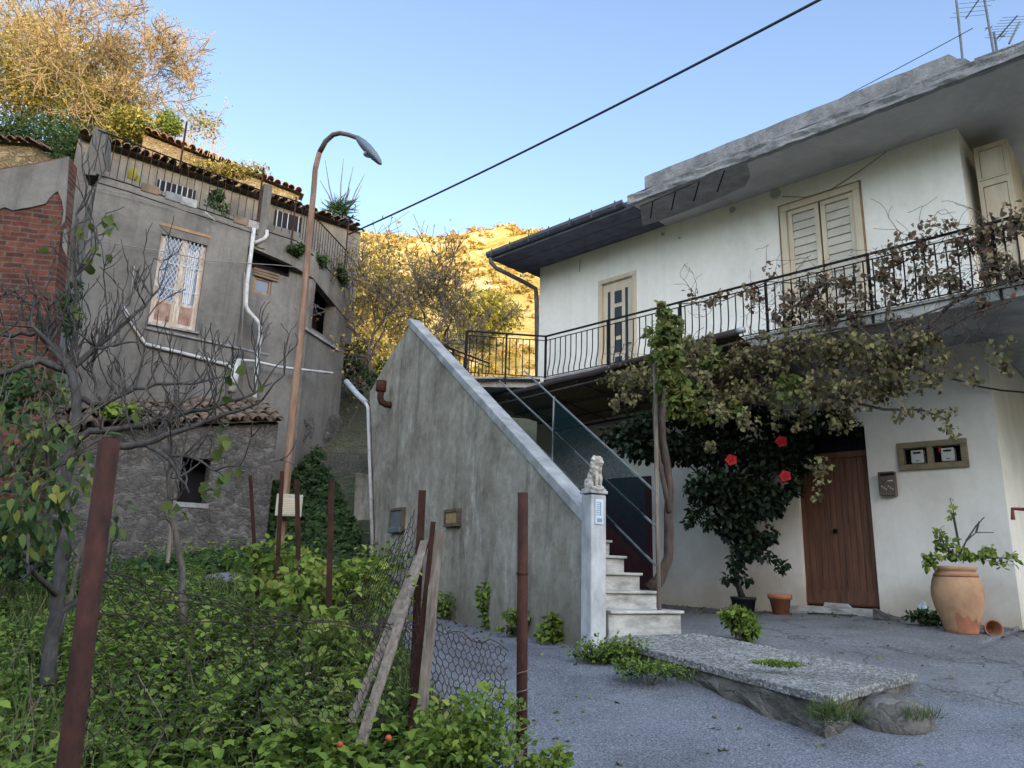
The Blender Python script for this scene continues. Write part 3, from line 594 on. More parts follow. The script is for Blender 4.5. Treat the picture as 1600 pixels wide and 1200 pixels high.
# courtyard paving
def inside(p):
    if (p - A(.792, 7, 0)).dot(A(.883, .469, 0)) < .10: return False
    q = [(1.2, 7.4), (1.75, 7.05), (3.1, 5.9), (4.2, 5.35), (5.2, 5.0), (7, 3.9), (12, 2.5)]
    return p[1] > np.interp(p[0], [a for a, _ in q], [b for _, b in q]) + .10 * wob(p[0], p[1], 3.1, 2)
V = []; fs = []
cols = []
for i in range(161):
    s_ = 5.5 - 14 * i / 160; off = -.02 if s_ > -2 else -6; lim = off
    while lim < 7.5 and inside(fp(s_, lim + .04)): lim += .04
    cols.append((s_, off, max(lim, off + .02)))
NV = 30
for s_, a, b in cols:
    for j in range(NV + 1):
        p = fp(s_, a + (b - a) * j / NV); V.append((p[0], p[1], Hs(p[0], p[1]) + (.05 if j < NV else .0) - .004 + .012 * float(wob(p[0], p[1], 1.7, 5))))
ii = np.arange(len(V)).reshape(len(cols), NV + 1); Fc = np.stack([ii[:-1, :-1], ii[:-1, 1:], ii[1:, 1:], ii[1:, :-1]], -1).reshape(-1, 4)
o = arrays_mesh('courtyard', V, Fc, np.zeros(len(Fc)), 'court'); o.data.shade_smooth(); struct(o, 'cracked grey concrete paving in front of the white house door', 'paving')
# ------------------------------------------------------------------ STAIR
SP = A(.792, 7, 0); SD = unit(A(-.469, .883, 0)); SN = unit(A(.883, .469, 0))
def sp(t, o=0, z=0): return SP + SD * t + SN * o + UP * z
def spx(px, py, o=0): return onp(px, py, SP + SN * o, SN)
st = thing('outdoor_staircase', 'outdoor staircase with stained concrete side wall and white marble steps to the balcony', 'staircase', sp(2.5, .4, -.6))
m = MB(); pr_ = [(.12, -1.3), (.12, .42), (5.45, 3.90), (6.4, 3.60), (7.40, 3.14), (7.32, 2.75), (6.42, .0), (6.2, -.8)]
m.prism([sp(t, 0, z) for t, z in pr_], SN * .15); sw = m.build('side_wall', 'conc', st, False, .012)
m = MB(); m.prism([sp(t, -.025, z) for t, z in ((.08, .40), (.08, .53), (5.42, 4.03), (5.50, 4.03), (5.50, 3.935), (5.42, 3.90))], SN * .2); m.build('coping', 'coping', sw, False, .012)
RUN, RISE = .264, .17
for i in range(20):
    z = -.35 + RISE * i; t0 = -.05 + RUN * i; o1 = 1.0 if i == 0 else .92; zb = z - .19 if i else -.72
    r_ = MB().box(sp(t0 + .18, (.15 + o1) / 2, (zb + z - .03) / 2), SD * .18, SN * (o1 - .15) / 2, UP * (z - .03 - zb) / 2).build('step', 'marble', st, False, .006)
    MB().box(sp(t0 + .15, (.151 + o1 + .015) / 2, z - .014), SD * .185, SN * (o1 + .015 - .151) / 2, UP * .014).build('tread', 'marble', r_, False, .006)
m = MB(); m.prism([sp(t, .155, z) for t, z in ((.3, -.7), (.3, -.45), (5.4, 2.83), (5.4, 2.6), (.8, -.7))], SN * .62); m.build('stair_slab', 'balc', st)
ld = slab(MB(), [sp(5.24, .15), sp(5.24, .84), fp(4.10, BO + .06), fp(4.10, 1.19), fp(5.56, 1.19), fp(5.56, .6), fp(5.62, -1.0), sp(7.6, .15)], BZ0, BZ1 - .004).build('landing', 'balc', st)
a, b = sp(5.24, .84), fp(4.08, BO + .06)
m = MB(); m.box((a + b) / 2 + UP * (BZ1 + .015), (b - a) / 2, unit(np.cross(UP, b - a)) * .1, UP * .016); m.build('marble_edge', 'marble', ld)
# landing rails
def railing(par, p0, p1, n, zb, zt, gap, name='landing_railing', thickpost=None):
    p0, p1 = A(p0[0], p0[1], 0), A(p1[0], p1[1], 0); L = np.linalg.norm(p1 - p0); d = unit(p1 - p0)
    r = MB().seg(p0 + UP * zt, p1 + UP * zt, .035, .022).build(name, 'iron', par)
    MB().seg(p0 + UP * (zt - .075), p1 + UP * (zt - .075), .016, .012).build('upper_bar', 'iron', r)
    MB().seg(p0 + n * .045 + UP * zb, p1 + n * .045 + UP * zb, .016, .012).build('lower_bar', 'iron', r)
    k = int(L / gap); b = baluster(p0 + d * gap * .5, n, zb, zt - .075).build('baluster', 'iron', r, True)
    for i in range(1, k):
        c = b.copy(); c.location = b.location + Vector(d * gap * i); COL.objects.link(c); c.parent = r
    for q in (p0, (p0 + p1) / 2): MB().seg(q + UP * (zb - .14), q + UP * zt, .05 if thickpost and q is p0 else .03, .03, n).build('post', thickpost if thickpost and q is p0 else 'iron', r)
    return r
pA = sp(5.24, .86); railing(st, A(-.78, 11.74), fp(4.02, BO), unit(A(.05, -1, 0)), RB, RT, .112, thickpost='iron')
railing(st, A(-1.75, 12.15), A(-.45, 13.9), unit(A(.8, -.6, 0)), RB + .05, RT + .05, .112)
# pillar and lion
zp = onp(926, 766, SP - SD * .02, SD)[2]
pil = MB().box(sp(.03, .035, (-.9 + zp - .04) / 2), SD * .085, SN * .085, UP * (zp - .04 + .9) / 2).build('pillar', 'pillar', st, False, .012)
MB().box(sp(.03, .035, zp - .015), SD * .098, SN * .098, UP * .016).build('pillar_cap', 'pillar', pil, False, .008)
pq = MB().box(sp(-.06, .035, zp - .20), SN * .045, UP * .115, SD * .008).build('bell_plate', 'bluewhite', pil, False, .003)
m = MB()
for i in range(7): m.box(sp(-.0695, .017, zp - .115 - i * .019), SN * .018, UP * .0035, SD * .001)
m.build('name_rows', 'plateline', pq)
m = MB(); m.box(sp(-.0695, .045, zp - .175), SN * .006, UP * .062, SD * .001); m.box(sp(-.0695, .035, zp - .278), SN * .028, UP * .018, SD * .001); m.build('button_panel', 'plateline', pq)
# stair rail, net
sr = thing('stair_railing', 'pale metal handrail of three sloping bars with dark green netting beside the stairs', 'railing', sp(1, .75, 0))
for z0, k, t1, r in ((.78, .675, 2.75, .013), (.44, .632, 3.5, .013), (.06, .632, 4.3, .012)):
    MB().seg(sp(.0, .75, z0), sp(t1, .75, z0 + k * t1), .017, .017).build('rail_bar', 'railgrey', sr)
for t, a, b in ((1.96, .9, 2.12),): MB().seg(sp(t, .75, a), sp(t, .75, b), .024, .024).build('post', 'railgrey', sr)
def netmat():
    k = NT('shade_netting'); w = k.n('ShaderNodeTexNoise'); k.l(k.pos, w.inputs['Vector']); w.inputs['Scale'].default_value = 260; w.inputs['Detail'].default_value = 2
    z = k.sepz()[2]; mp = k.n('ShaderNodeMapRange'); k.l(z, mp.inputs[0]); mp.inputs[1].default_value = -.1; mp.inputs[2].default_value = 1.0
    c = k.mix(mp.outputs[0], (.007, .009, .015), (.005, .021, .025)); k.pr(c, .9, 0, None, .1)
    t = k.n('ShaderNodeBsdfTransparent'); mx = k.n('ShaderNodeMixShader')
    f = k.math('GREATER_THAN', w.outputs['Fac'], .455); k.l(f, mx.inputs[0]); k.l(t.outputs[0], mx.inputs[1]); k.l(k.b.outputs[0], mx.inputs[2]); k.l(mx.outputs[0], k.o.inputs[0]); return k.m
MT['net'] = netmat()
def netmat2():
    m_ = MT['net'].copy(); m_.name = 'thin_netting'
    for n_ in m_.node_tree.nodes:
        if n_.type == 'MATH' and n_.operation == 'GREATER_THAN': n_.inputs[1].default_value = .60
    return m_
MT['net2'] = netmat2()
m = MB(); m.grid(lambda a, b: sp(.14 + 1.80 * a, .74 + .012 * sin(a * 9 + b * 5), (-.02 + RISE / RUN * (.14 + 1.80 * a)) * (1 - b) + (.77 + .675 * (.14 + 1.8 * a)) * b), 14, 8); m.build('netting', 'net', sr)
m = MB(); m.grid(lambda a, b: sp(1.95 + 2.3 * a, .74 + .012 * sin(a * 9 + b * 5), (-.02 + RISE / RUN * (1.95 + 2.3 * a)) * (1 - b) + (.77 + .675 * (1.95 + 2.3 * a)) * b), 14, 8); m.build('netting', 'net2', sr, label='thinner upper stretch of netting')
# door in the shade under the balcony
sd = panel(MB(), fp(0), HU, HN, 2.95, 4.2, -.44, 1.55, .05, .05).build('storage_door', 'maroon', white)
# lion
def lion(loc, ang, h):
    r = thing('lion_statue', 'small pale stone lion sitting on top of the staircase pillar', 'statue', loc); m = MB(); S = h
    f = lambda x, y, z: A(x * cos(ang) - y * sin(ang), x * sin(ang) + y * cos(ang), z) * S + loc
    def b(x, y, z, rx, ry, rz): m.blob(f(x, y, z), rx * S, ry * S, rz * S, 14, 10, 0, ang)
    m.box(f(0, 0, .03), f(.30, 0, 0) - loc, f(0, .2, 0) - loc, UP * .03 * S)
    b(-.14, 0, .22, .17, .17, .18); b(-.05, 0, .38, .15, .15, .2); b(.06, 0, .50, .135, .15, .2); b(.09, 0, .62, .16, .19, .18)          # haunch, back, chest, mane
    b(.13, 0, .80, .17, .19, .17); b(.16, 0, .84, .14, .145, .14); b(.27, 0, .77, .075, .085, .065); b(.25, 0, .72, .06, .07, .04); b(.32, 0, .785, .03, .035, .025)
    for y in (-1, 1):
        b(.17, y * .085, .30, .055, .055, .24); b(.22, y * .085, .085, .09, .06, .04); b(-.06, y * .15, .17, .17, .07, .13); b(.08, y * .15, .085, .1, .055, .04)
        b(.12, y * .14, .93, .035, .035, .05); b(.23, y * .06, .83, .03, .03, .03)
        for a in (0, .7, 1.4, 2.1): b(.10 - .03 * a, y * .17, .86 - .15 * a, .06, .045, .07)
    for x in (-.02, .04, .1, .16): b(x, 0, .55 + x, .06, .06, .06)
    b(-.28, .06, .12, .05, .05, .05); b(-.22, .14, .1, .09, .035, .035)
    o = m.build('lion_figure', 'statue', r)
    k = o.modifiers.new('remesh', 'REMESH'); k.mode = 'VOXEL'; k.voxel_size = .0075; k.use_smooth_shade = True
    tx = bpy.data.textures.new('stone_grain', 'CLOUDS'); tx.noise_scale = .035
    dm = o.modifiers.new('grain', 'DISPLACE'); dm.texture = tx; dm.strength = .022; dm.mid_level = .5
lion(sp(.03, .035, zp), math.atan2(-.72, .70), .34)
# fittings on the stair wall
for nm, lb, (t0, t1, z0, z1), mm in (('meter_cupboard', 'grey-lidded meter cupboard in a rusty frame low on the stair wall', (5.03, 5.62, .50, .86), 'greyfuse'), ('meter_cupboard', 'small rusty cupboard with yellowed front, nearer the pillar on the stair wall', (2.96, 3.42, .50, .73), 'yellowed')):
    b = thing(nm, lb, 'meter box', sp((t0 + t1) / 2, 0, z0)); frame(MB(), sp(0), SD, -SN, t0, t1, z0, z1, .045, .07, .06).build('frame', 'boxframe', b, False, .006)
    panel(MB(), sp(0), SD, -SN, t0 + .045, t1 - .045, z0 + .045, z1 - .045, .04, .045).build('lid', mm, b, False, .01)
    if mm == 'greyfuse': panel(MB(), sp(0), SD, -SN, t0 + .02, t1 - .02, z0 - .02, z0 + .06, .05, .085).build('lid_hinge', 'greyfuse', b, False, .01)
fl = thing('flue_pipe', 'rusty elbow flue pipe with cap sticking out of the stair wall', 'pipe', spx(612, 634))
c = spx(611, 633); d_ = spx(598, 618, -.18)
MB().tube([c + SN * .05, c - SN * .10, c - SN * .17 + UP * .03, c - SN * .20 + UP * .10, c - SN * .20 + UP * .22], .058, 12).build('elbow', 'rust', fl, True)
MB().lathe(c - SN * .20 + UP * .2, [(.062, 0), (.09, .02), (.09, .2), (.075, .2), (.06, .1)], 16).build('cap', 'rust', fl, True)
dp = thing('drain_pipe', 'pale drain pipe running down the end of the stair wall', 'pipe', spx(582, 880))
a_, b_ = spx(575, 637, -.05), spx(583, 884, -.05)
MB().tube([at(541, 596, a_[1] + .6), at(560, 618, a_[1] + .3), at(572, 629, a_[1] + .05)], .055, 10).build('upper_pipe', 'greypipe', dp, True)
MB().tube([at(570, 627, a_[1] + .05), a_, a_ * .92 + b_ * .08, b_], .032, 10).build('lower_pipe', 'pvc', dp, True)
for q in (.3, .62): p = a_ * (1 - q) + b_ * q; MB().lathe(p, [(.042, 0), (.042, .05)], 12).build('pipe_clip', 'greymetal', dp)
# platform in front of the steps
LF_, RF_, RBk, LB = A(.86, 7.12, -.585), A(2.05, 4.93, -.725), A(3.2, 6.04, -.70), A(1.80, 7.16, -.535)
pf = thing('stone_platform', 'low platform with pebble-dash slab top and rough stone base before the steps', 'platform', (LF_ + RBk) / 2 - UP * .3)
def quadgrid(a, b, c, d): return lambda i, j: (a * (1 - i) + b * i) * (1 - j) + (d * (1 - i) + c * i) * j
m = MB(); top = [LF_, RF_, RBk, LB]; ctr = sum(top) / 4
def ring(sc_, dz): return [ctr + (p - ctr) * A(sc_, sc_, 1) + UP * dz for p in top]
def densify(P, k, j):
    out = []
    for i in range(4):
        a, b = P[i], P[(i + 1) % 4]
        for q in range(k): out.append(a + (b - a) * q / k + A(random.uniform(-j, j), random.uniform(-j, j), random.uniform(-j, j) * .4))
    return out
T = densify(ring(1.0, 0), 14, .008); m.prism(T, UP * -.055); m.build('slab', 'pebble', pf, False, .006)
T = densify(ring(.955, -.056), 14, .02); B_ = [A(p[0], p[1], -1.35) + A(random.uniform(-.02, .02), random.uniform(-.02, .02), 0) for p in T]
m = MB(); n_ = len(T); Ls = [[T[i] * (1 - q) + B_[i] * q + (A(random.uniform(-.025, .025), random.uniform(-.025, .025), 0) if 0 < q < 1 else 0) for i in range(n_)] for q in (0, .12, .25, .4, .6, 1)]
m.add([p for l in Ls for p in l], [(l * n_ + i, l * n_ + (i + 1) % n_, (l + 1) * n_ + (i + 1) % n_, (l + 1) * n_ + i) for l in range(5) for i in range(n_)]); m.build('stone_base', 'kerbstone', pf)
m = MB(); m.blob(A(2.62, 5.33, -.92), .30, .26, .17, 16, 10, .12, .8); m.build('boulder', 'kerbstone', pf, True)
# ------------------------------------------------------------------ GREY HOUSE (left)
LP = A(-7.01, 13.49, 0); LW = unit(A(.81, .587, 0)); LN = A(LW[1], -LW[0], 0)
def lp(s, off=0, z=0): return LP + LW * s + LN * off + UP * z
def lpx(px, py, off=0): return onp(px, py, LP + LN * off, LN)
def ls(p): return float((np.asarray(p) - LP).dot(LW))
gh = thing('grey_house', 'old grey cement-rendered house with roof terrace, rusty railings and wired window', 'house', lp(1, -3, 0))
q = [lpx(*p) for p in ((253, 353), (328, 372), (303, 516), (233, 505))]
wa, wb = (ls(q[0]) + ls(q[3])) / 2, (ls(q[1]) + ls(q[2])) / 2; wz0, wz1 = (q[2][2] + q[3][2]) / 2, (q[0][2] + q[1][2]) / 2
K = lpx(478, 396); sK = ls(K); dD = A(.25, .968, 0); nD = A(.968, -.25, 0)
def dpx(px, py, o=0): return onp(px, py, K + nD * o, nD)
def dp_(t, o=0, z=0): return A(K[0], K[1], 0) + dD * t + nD * o + UP * z
dt = lambda p: float((np.asarray(p) - K).dot(dD))
sBx = ls(lpx(384, 420)); tE = dt(dpx(544, 480)); BOFF = -.25; tB = .25 / .64
bandz = lambda s: float(np.interp(s, [-1.2, ls(lpx(384, 340)), sK], [lpx(150, 262)[2], lpx(384, 345)[2], lpx(478, 388)[2]]))
print('GH', wa, wb, wz0, wz1, 'K', K, 'sB', sBx, 'tE', tE, [bandz(s) for s in (-1, 1, 2.5)])
m = MB(); zt_ = bandz(sBx) - .75
wall(m, LP, LW, LN, -1.25, sBx, -1.0, zt_, [(wa, wb, wz0, wz1)], .18)
N = 24
m.grid(lambda a, b: lp(-1.25 + (sBx + 1.25) * a, 0, zt_ * (1 - b) + bandz(-1.25 + (sBx + 1.25) * a) * b), N, 1)
sw_ = ls(lpx(398, 434, BOFF)); sw2 = ls(lpx(425, 440, BOFF)); zz1 = lpx(411, 434, BOFF)[2]; zz0 = lpx(411, 460, BOFF)[2]
sBD = ls(K + dD * tB)
rz0, rz1 = zz1 + .16, lpx(420, 398, BOFF)[2] + .12; rs0, rs1 = ls(lpx(388, 420, BOFF)), ls(lpx(452, 432, BOFF))
wall(m, LP + LN * BOFF, LW, LN, sBx - .02, sBD, -1.0, 7.2, [(sw_, sw2, zz0, zz1), (rs0, rs1, rz0, rz1)], .12)
print('REC', rs0, rs1, rz0, rz1, sBD)
m.add([lp(sBx, 0, -1), lp(sBx, BOFF, -1), lp(sBx, BOFF, 6.6), lp(sBx, 0, 6.6)], [(0, 1, 2, 3)])
hq = [dpx(*p) for p in ((493, 437), (530, 473), (512, 528), (480, 508))]
ha, hb = (dt(hq[0]) + dt(hq[3])) / 2, (dt(hq[1]) + dt(hq[2])) / 2; hz0, hz1 = (hq[2][2] + hq[3][2]) / 2, (hq[0][2] + hq[1][2]) / 2
zD = dpx(515, 460)[2]; print('loggia', ha, hb, hz0, hz1, zD)
wall(m, A(K[0], K[1], 0), dD, nD, tB, tE, -1.0, 6.9, [(max(ha, tB + .15), hb, hz0, hz1)], .25)
e0 = dp_(tE); m.add([e0 - UP, e0 + LN * -4 - UP, e0 + LN * -4 + UP * 6.6, e0 + UP * 6.6], [(0, 1, 2, 3)])
l0 = lp(-1.25); m.add([l0 - UP, l0 - LN * 5 - UP, l0 - LN * 5 + UP * 7, l0 + UP * 7], [(0, 3, 2, 1)])
m.build('wall', 'render', gh)
# terrace band and slab
zk = K[2]
m = MB(); T0 = [lp(sBx, 0), lp(sK - .35, 0), dp_(.35, .02), dp_(tE, .03)]; tz = [bandz(sBx), bandz(sK - .35), dpx(490, 398)[2], dpx(544, 466)[2]]; bz = [tz[0] - .52, tz[1] - .52, tz[2] - .55, tz[3] - .58]
for i in range(3):
    a, b = T0[i], T0[i + 1]; nn = unit(np.cross(b - a, UP)) * .16
    m.add([a + UP * bz[i], b + UP * bz[i + 1], b + UP * tz[i + 1], a + UP * tz[i], a - nn + UP * bz[i], b - nn + UP * bz[i + 1], b - nn + UP * tz[i + 1], a - nn + UP * tz[i]], [(0, 1, 2, 3), (5, 4, 7, 6), (3, 2, 6, 7), (1, 0, 4, 5), (0, 3, 7, 4), (2, 1, 5, 6)])
m.build('terrace_parapet', 'render', gh)
zs = max(bz) + .05
m = MB(); slab(m, [lp(sBx + .005, -.02), lp(sK - .37, -.05), dp_(.33, -.16), dp_(tE - .02, -.15), dp_(tE - .02) - LN * 4, lp(-1.2, -5), lp(-1.2, -.05), lp(sBx, -.05)], zs, zs + .1); m.build('terrace_floor', 'dark', gh)  # slab coloured near-black: shade under the overhang put into its colour
# near-black panels: shade of the recess and loggia put into their colour
m = MB(); panel(m, LP + LN * BOFF, LW, LN, rs0 - .05, rs1 + .05, rz0 - .05, rz1 + .05, .02, -.13); m.box(dp_((ha + hb) / 2, -.6, (hz0 + hz1) / 2), dD * ((hb - ha) / 2 + .3), nD * .01, UP * ((hz1 - hz0) / 2 + .3)); m.build('loggia_shade', 'dark', gh)
m = MB(); m.seg(dp_(ha - .2, .03, hz0 - .12), dp_(hb + .35, .03, hz0 - .14), .05, .06); m.build('loggia_sill', 'oldconc', gh)
# french window with wire grille
fw = frame(MB(), LP, LW, LN, wa, wb, wz0, wz1, .045, .08, -.06).build('wired_window', 'peel', gh)
md = (wa + wb) / 2 + .02
for nm, a, b in (('left', wa + .045, md - .03), ('right', md + .03, wb - .045)):
    lf = frame(MB(), LP, LW, LN, a, b, wz0 + .045, wz1 - .045, .05, .04, -.07).build('casement', 'peel', fw)
    panel(MB(), LP, LW, LN, a + .05, b - .05, wz0 + .52, wz1 - .09, .01, -.10).build('pane', 'glass', lf)
    panel(MB(), LP, LW, LN, a + .05, b - .05, wz0 + .09, wz0 + .47, .02, -.075).build('rusty_panel', 'rustpanel', lf)
    panel(MB(), LP, LW, LN, a + .05, b - .05, wz0 + .47, wz0 + .53, .03, -.072).build('lock_rail', 'peel', lf)
    if nm == 'right':
        m = MB(); m.grid(lambda i, j: lp(a + .06 + (b - a - .14) * (i * (.75 + .25 * j) + .1 * (1 - j)), -.092 + .012 * sin(i * 26), wz0 + .53 + (wz1 - wz0 - .85) * j + .03 * sin(i * 9)), 20, 4); m.build('curtain', 'curtain', lf, True)
panel(MB(), LP, LW, LN, md - .035, md + .035, wz0, wz1, .06, -.045).build('centre_post', 'peel', fw)
m = MB()
for i in range(-14, 16):
    for sg in (1, -1):
        pts = []
        for j in range(0, 41):
            z = wz0 + .5 + (wz1 - wz0 - .55) * j / 40; s_ = wa + (wb - wa) * .5 + i * .075 + sg * (z - wz0 - 1.2) * .55
            if wa + .03 < s_ < wb - .03 and (s_ < md or z > wz0 + 1.3): pts.append(lp(s_, -.03, z))
        if len(pts) > 2: m.seg(pts[0], pts[-1], .0075, .0075)
for z in (wz0 + .78, wz0 + 1.3): m.seg(lp(wa + .03, -.03, z), lp(wb - .03, -.03, z), .009, .009)
m.build('wire_grille', 'greymetal', fw)
panel(MB(), LP, LW, LN, wa - .04, wb + .06, wz0 - .05, wz0 - .005, .14, .05).build('sill', 'oldconc', fw)
panel(MB(), LP, LW, LN, wa - .05, wb + .05, wz1 + .0, wz1 + .06, .02, .012).build('lintel', 'edgebrown', fw)
q = frame(MB(), LP + LN * BOFF, LW, LN, sw_, sw2, zz0, zz1, .05, .06, -.03).build('small_window', 'edgebrown', gh)
panel(MB(), LP + LN * BOFF, LW, LN, sw_ + .05, sw2 - .05, zz0 + .05, zz1 - .05, .01, -.06).build('pane', 'glass', q)
m = MB()
for i in range(3): m.seg(lp(sw_ - .05, BOFF + .02, zz1 + .03 + i * .06), lp(sw2 + .12, BOFF + .02 + .02 * i, zz1 - .0 + i * .06), .04, .05)
m.build('brick_lintel', 'tile', q)
# pipes on the front
def wp(pts, r, mat, nm, o=.05, k=8): return MB().tube([lpx(x, y, o) for x, y in pts], r, k).build(nm, mat, gh, True)
wp([(397, 357), (391, 405), (386, 440), (384, 478), (388, 486), (406, 506), (407, 520), (401, 570), (398, 612), (396, 650)], .045, 'pvc', 'downpipe')
wp([(417, 360), (417, 367), (413, 373), (397, 380)], .04, 'pvc', 'pipe_branch', .06)
wp([(190, 475), (205, 503), (222, 530), (228, 538), (290, 553), (355, 570), (364, 578)], .035, 'pvc', 'waste_pipe')
wp([(372, 562), (395, 564), (440, 574), (520, 583)], .03, 'pvc', 'waste_pipe', .02)
wp([(370, 562), (366, 590), (362, 612)], .085, 'pvc', 'broken_pipe', .06)
wp([(210, 416), (202, 476)], .012, 'paleline', 'conduit')
wp([(438, 474), (430, 520), (420, 590)], .018, 'pvc', 'conduit', -.3)
wp([(382, 425), (380, 480), (376, 560)], .012, 'paleline', 'conduit')
wp([(225, 512), (300, 528), (420, 555)], .03, 'oldconc', 'wall_ledge', .015, 5)
wp([(470, 418), (430, 414), (330, 408), (250, 392), (120, 372)], .008, 'paleline', 'wall_cable', .1, 4)
wp([(120, 286), (200, 305), (330, 340), (395, 362)], .008, 'paleline', 'wall_cable', .1, 4)
wp([(320, 331), (336, 345)], .014, 'pvc', 'overflow_spout', .1, 5)
# fallen render patches showing stones
def patch(pts, f, nrm, th=.006):
    P = [f(x, y) for x, y in pts]; P2 = []
    for i in range(len(P)):
        a, b = P[i], P[(i + 1) % len(P)]
        for k in range(4): P2.append(a + (b - a) * k / 4 + A(random.uniform(-.025, .025), random.uniform(-.012, .012), random.uniform(-.03, .03)))
    return MB().prism(P2, nrm * th)
patch([(513, 652), (530, 648), (538, 662), (536, 690), (528, 704), (512, 702), (503, 690), (508, 672)], dpx, nD).build('bare_stone_patch', 'rubble', gh)
patch([(474, 655), (488, 650), (490, 672), (484, 700), (472, 690), (478, 672)], dpx, nD).build('bare_stone_patch', 'rubble', gh)
# terrace railing
rl_ = [(153, 203), (290, 255), (412, 299), (463, 314)]
def zl(x, y, o=.0): return lpx(x, y, o)
gr = MB().tube([zl(*p) for p in rl_] + [dpx(480, 326), dpx(545, 396)], .016, 6).build('terrace_railing', 'iron', gh)
MB().tube([zl(150, 272), zl(200, 287), zl(300, 322), zl(415, 361), zl(462, 376)] + [dpx(482, 392), dpx(545, 452)], .014, 6).build('lower_bar', 'iron', gr)
MB().tube([zl(148, 284), zl(200, 299), zl(300, 333), zl(412, 370)], .012, 6).build('lower_bar', 'iron', gr)
for i in range(27):
    f_ = (i + .5) / 27; x = 153 + (463 - 153) * f_
    a = zl(x, float(np.interp(x, [p[0] for p in rl_], [p[1] for p in rl_]))); b = A(a[0], a[1], a[2] - .86 + .05 * (x > 412)); MB().seg(a, b, .010, .010).build('baluster', 'rust' if i % 5 == 2 else 'iron', gr)
for i in range(20):
    f_ = (i + .5) / 20; a = dpx(472 + 73 * f_, 319 + 77 * f_); MB().seg(a, A(a[0], a[1], a[2] - .78), .012, .012).build('baluster', 'iron', gr)
for p, L in ((zl(412, 262), 1.6), (zl(463, 308), 1.3), (dpx(545, 345), 2.2), (zl(292, 190), 1.1)):
    MB().seg(p, p - UP * L, .03, .03).build('post', 'rust', gr)
m = MB()
for sg in ((535, 335, 562, 345), (540, 352, 552, 336), (528, 352, 548, 340)): m.seg(dpx(sg[0], sg[1]), dpx(sg[2], sg[3]), .025, .025)
m.build('cable_bracket', 'iron', gr)
m = MB(); c = zl(414, 320, -.06); m.box(c - UP * .3, LW * .09, LN * .09, UP * .75); m.build('terrace_pillar', 'render', gh, False, .01)
# recessed upper storey with tiled eave and pilaster
UO = -2.3
e0, e1 = lpx(165, 222, UO + .25), lpx(420, 308, UO + .25); uu = unit(e1 - e0); e0 = e0 - uu * .5; W_ = np.linalg.norm(e1 - e0) + 2.6
e1 = e0 + uu * W_
zw0, zw1 = e0[2], e1[2]
m = MB(); f0, f1 = A(e0[0], e0[1], 0) - LN * .25, A(e1[0], e1[1], 0) - LN * .25
m.add([f0 + UP * 5.5, f1 + UP * 5.5, f1 + UP * zw1, f0 + UP * zw0], [(0, 1, 2, 3)]); m.add([f1 + UP * 5.5, f1 - LN * 3 + UP * 5.5, f1 - LN * 3 + UP * (zw1 + .6), f1 + UP * zw1], [(0, 1, 2, 3)])
m.build('upper_wall', 'render', gh)
rd = unit(-LN + UP * .30); rf = tiles(MB(), e0, uu, rd, W_, 1.3, .2, .32, .03).build('upper_roof', 'tile', gh)
for (x0, y0, x1, y1), bar in (((247, 278, 305, 307), 7), ((430, 326, 470, 352), 5)):
    a, b = lpx(x0, y0, UO + .012), lpx(x1, y1, UO + .012); zc = lpx(x0, y0 + 18, UO + .012)[2]
    sA, sB_ = ls(a), ls(b); z1_ = a[2] - .03; z0_ = z1_ - .42 if bar == 7 else z1_ - .8
    w2 = panel(MB(), LP + LN * UO, LW, LN, sA, sB_, z0_, z1_, .01, .012).build('upper_window', 'dark', gh)
    m = MB()
    for i in range(bar): s_ = sA + (sB_ - sA) * (i + .5) / bar; m.seg(lp(s_, UO + .03, z0_), lp(s_, UO + .03, z1_), .02, .02)
    m.build('window_bars', 'greymetal', w2)
m = MB(); P_ = [at(px, py, 12.75) for px, py in ((149, 197), (165, 204), (163, 275), (130, 272), (128, 262))]; m.prism(P_, unit(A(-.3, 1, 0)) * .5); m.build('pilaster', 'render', gh)
for px, c_ in ((270, 'greyfuse'), (293, 'oldconc'), (233, 'tile'), (375, 'tile'), (395, 'oldconc')):
    a = lpx(px, 290 + (px - 200) * .345, -.06); MB().box(a + UP * .06, LW * .16, LN * .08, UP * .09).build('window_box', c_, gh, False, .01)
# ------------------------------------------------------------------ lean-to shed with tiles
AO = 1.5
sh = thing('stone_shed', 'low rubble-stone shed with mossy clay-tile roof built against the grey house', 'shed', lp(0, AO, 0))
sa, sb = -1.9, ls(lpx(431, 700, AO)); za, zb_ = lpx(70, 676, AO)[2], lpx(428, 660, AO)[2]
ez = lambda s: za + (zb_ - za) * (s - ls(lpx(70, 676, AO))) / (sb - ls(lpx(70, 676, AO)))
w0, w1, v1, v0 = ls(lpx(286, 712, AO)), ls(lpx(330, 720, AO)), lpx(308, 713, AO)[2], lpx(308, 788, AO)[2]
print('shed', sa, sb, za, zb_, w0, w1, v0, v1)
m = MB(); zlow = min(ez(sa), ez(sb)) - .02; wall(m, LP + LN * AO, LW, LN, sa, sb, -1.0, zlow, [(w0, w1, v0, min(v1, zlow - .05))], .3)
m.add([lp(sa, AO, zlow), lp(sb, AO, zlow), lp(sb, AO, ez(sb)), lp(sa, AO, ez(sa))], [(0, 1, 2, 3)])
m.add([lp(sb, AO, -1), lp(sb, -.8, -1), lp(sb, -.8, ez(sb) + .8), lp(sb, AO, ez(sb))], [(0, 1, 2, 3)])
m.build('wall', 'rubble', sh)
panel(MB(), LP + LN * AO, LW, LN, w0 - .1, w1 + .1, v0 - .1, v1 + .1, .02, -.5).build('window_opening', 'dark', sh)
panel(MB(), LP + LN * AO, LW, LN, w0 - .05, w1 + .05, v0 - .06, v0 + .02, .12, .02).build('window_sill', 'oldconc', sh)
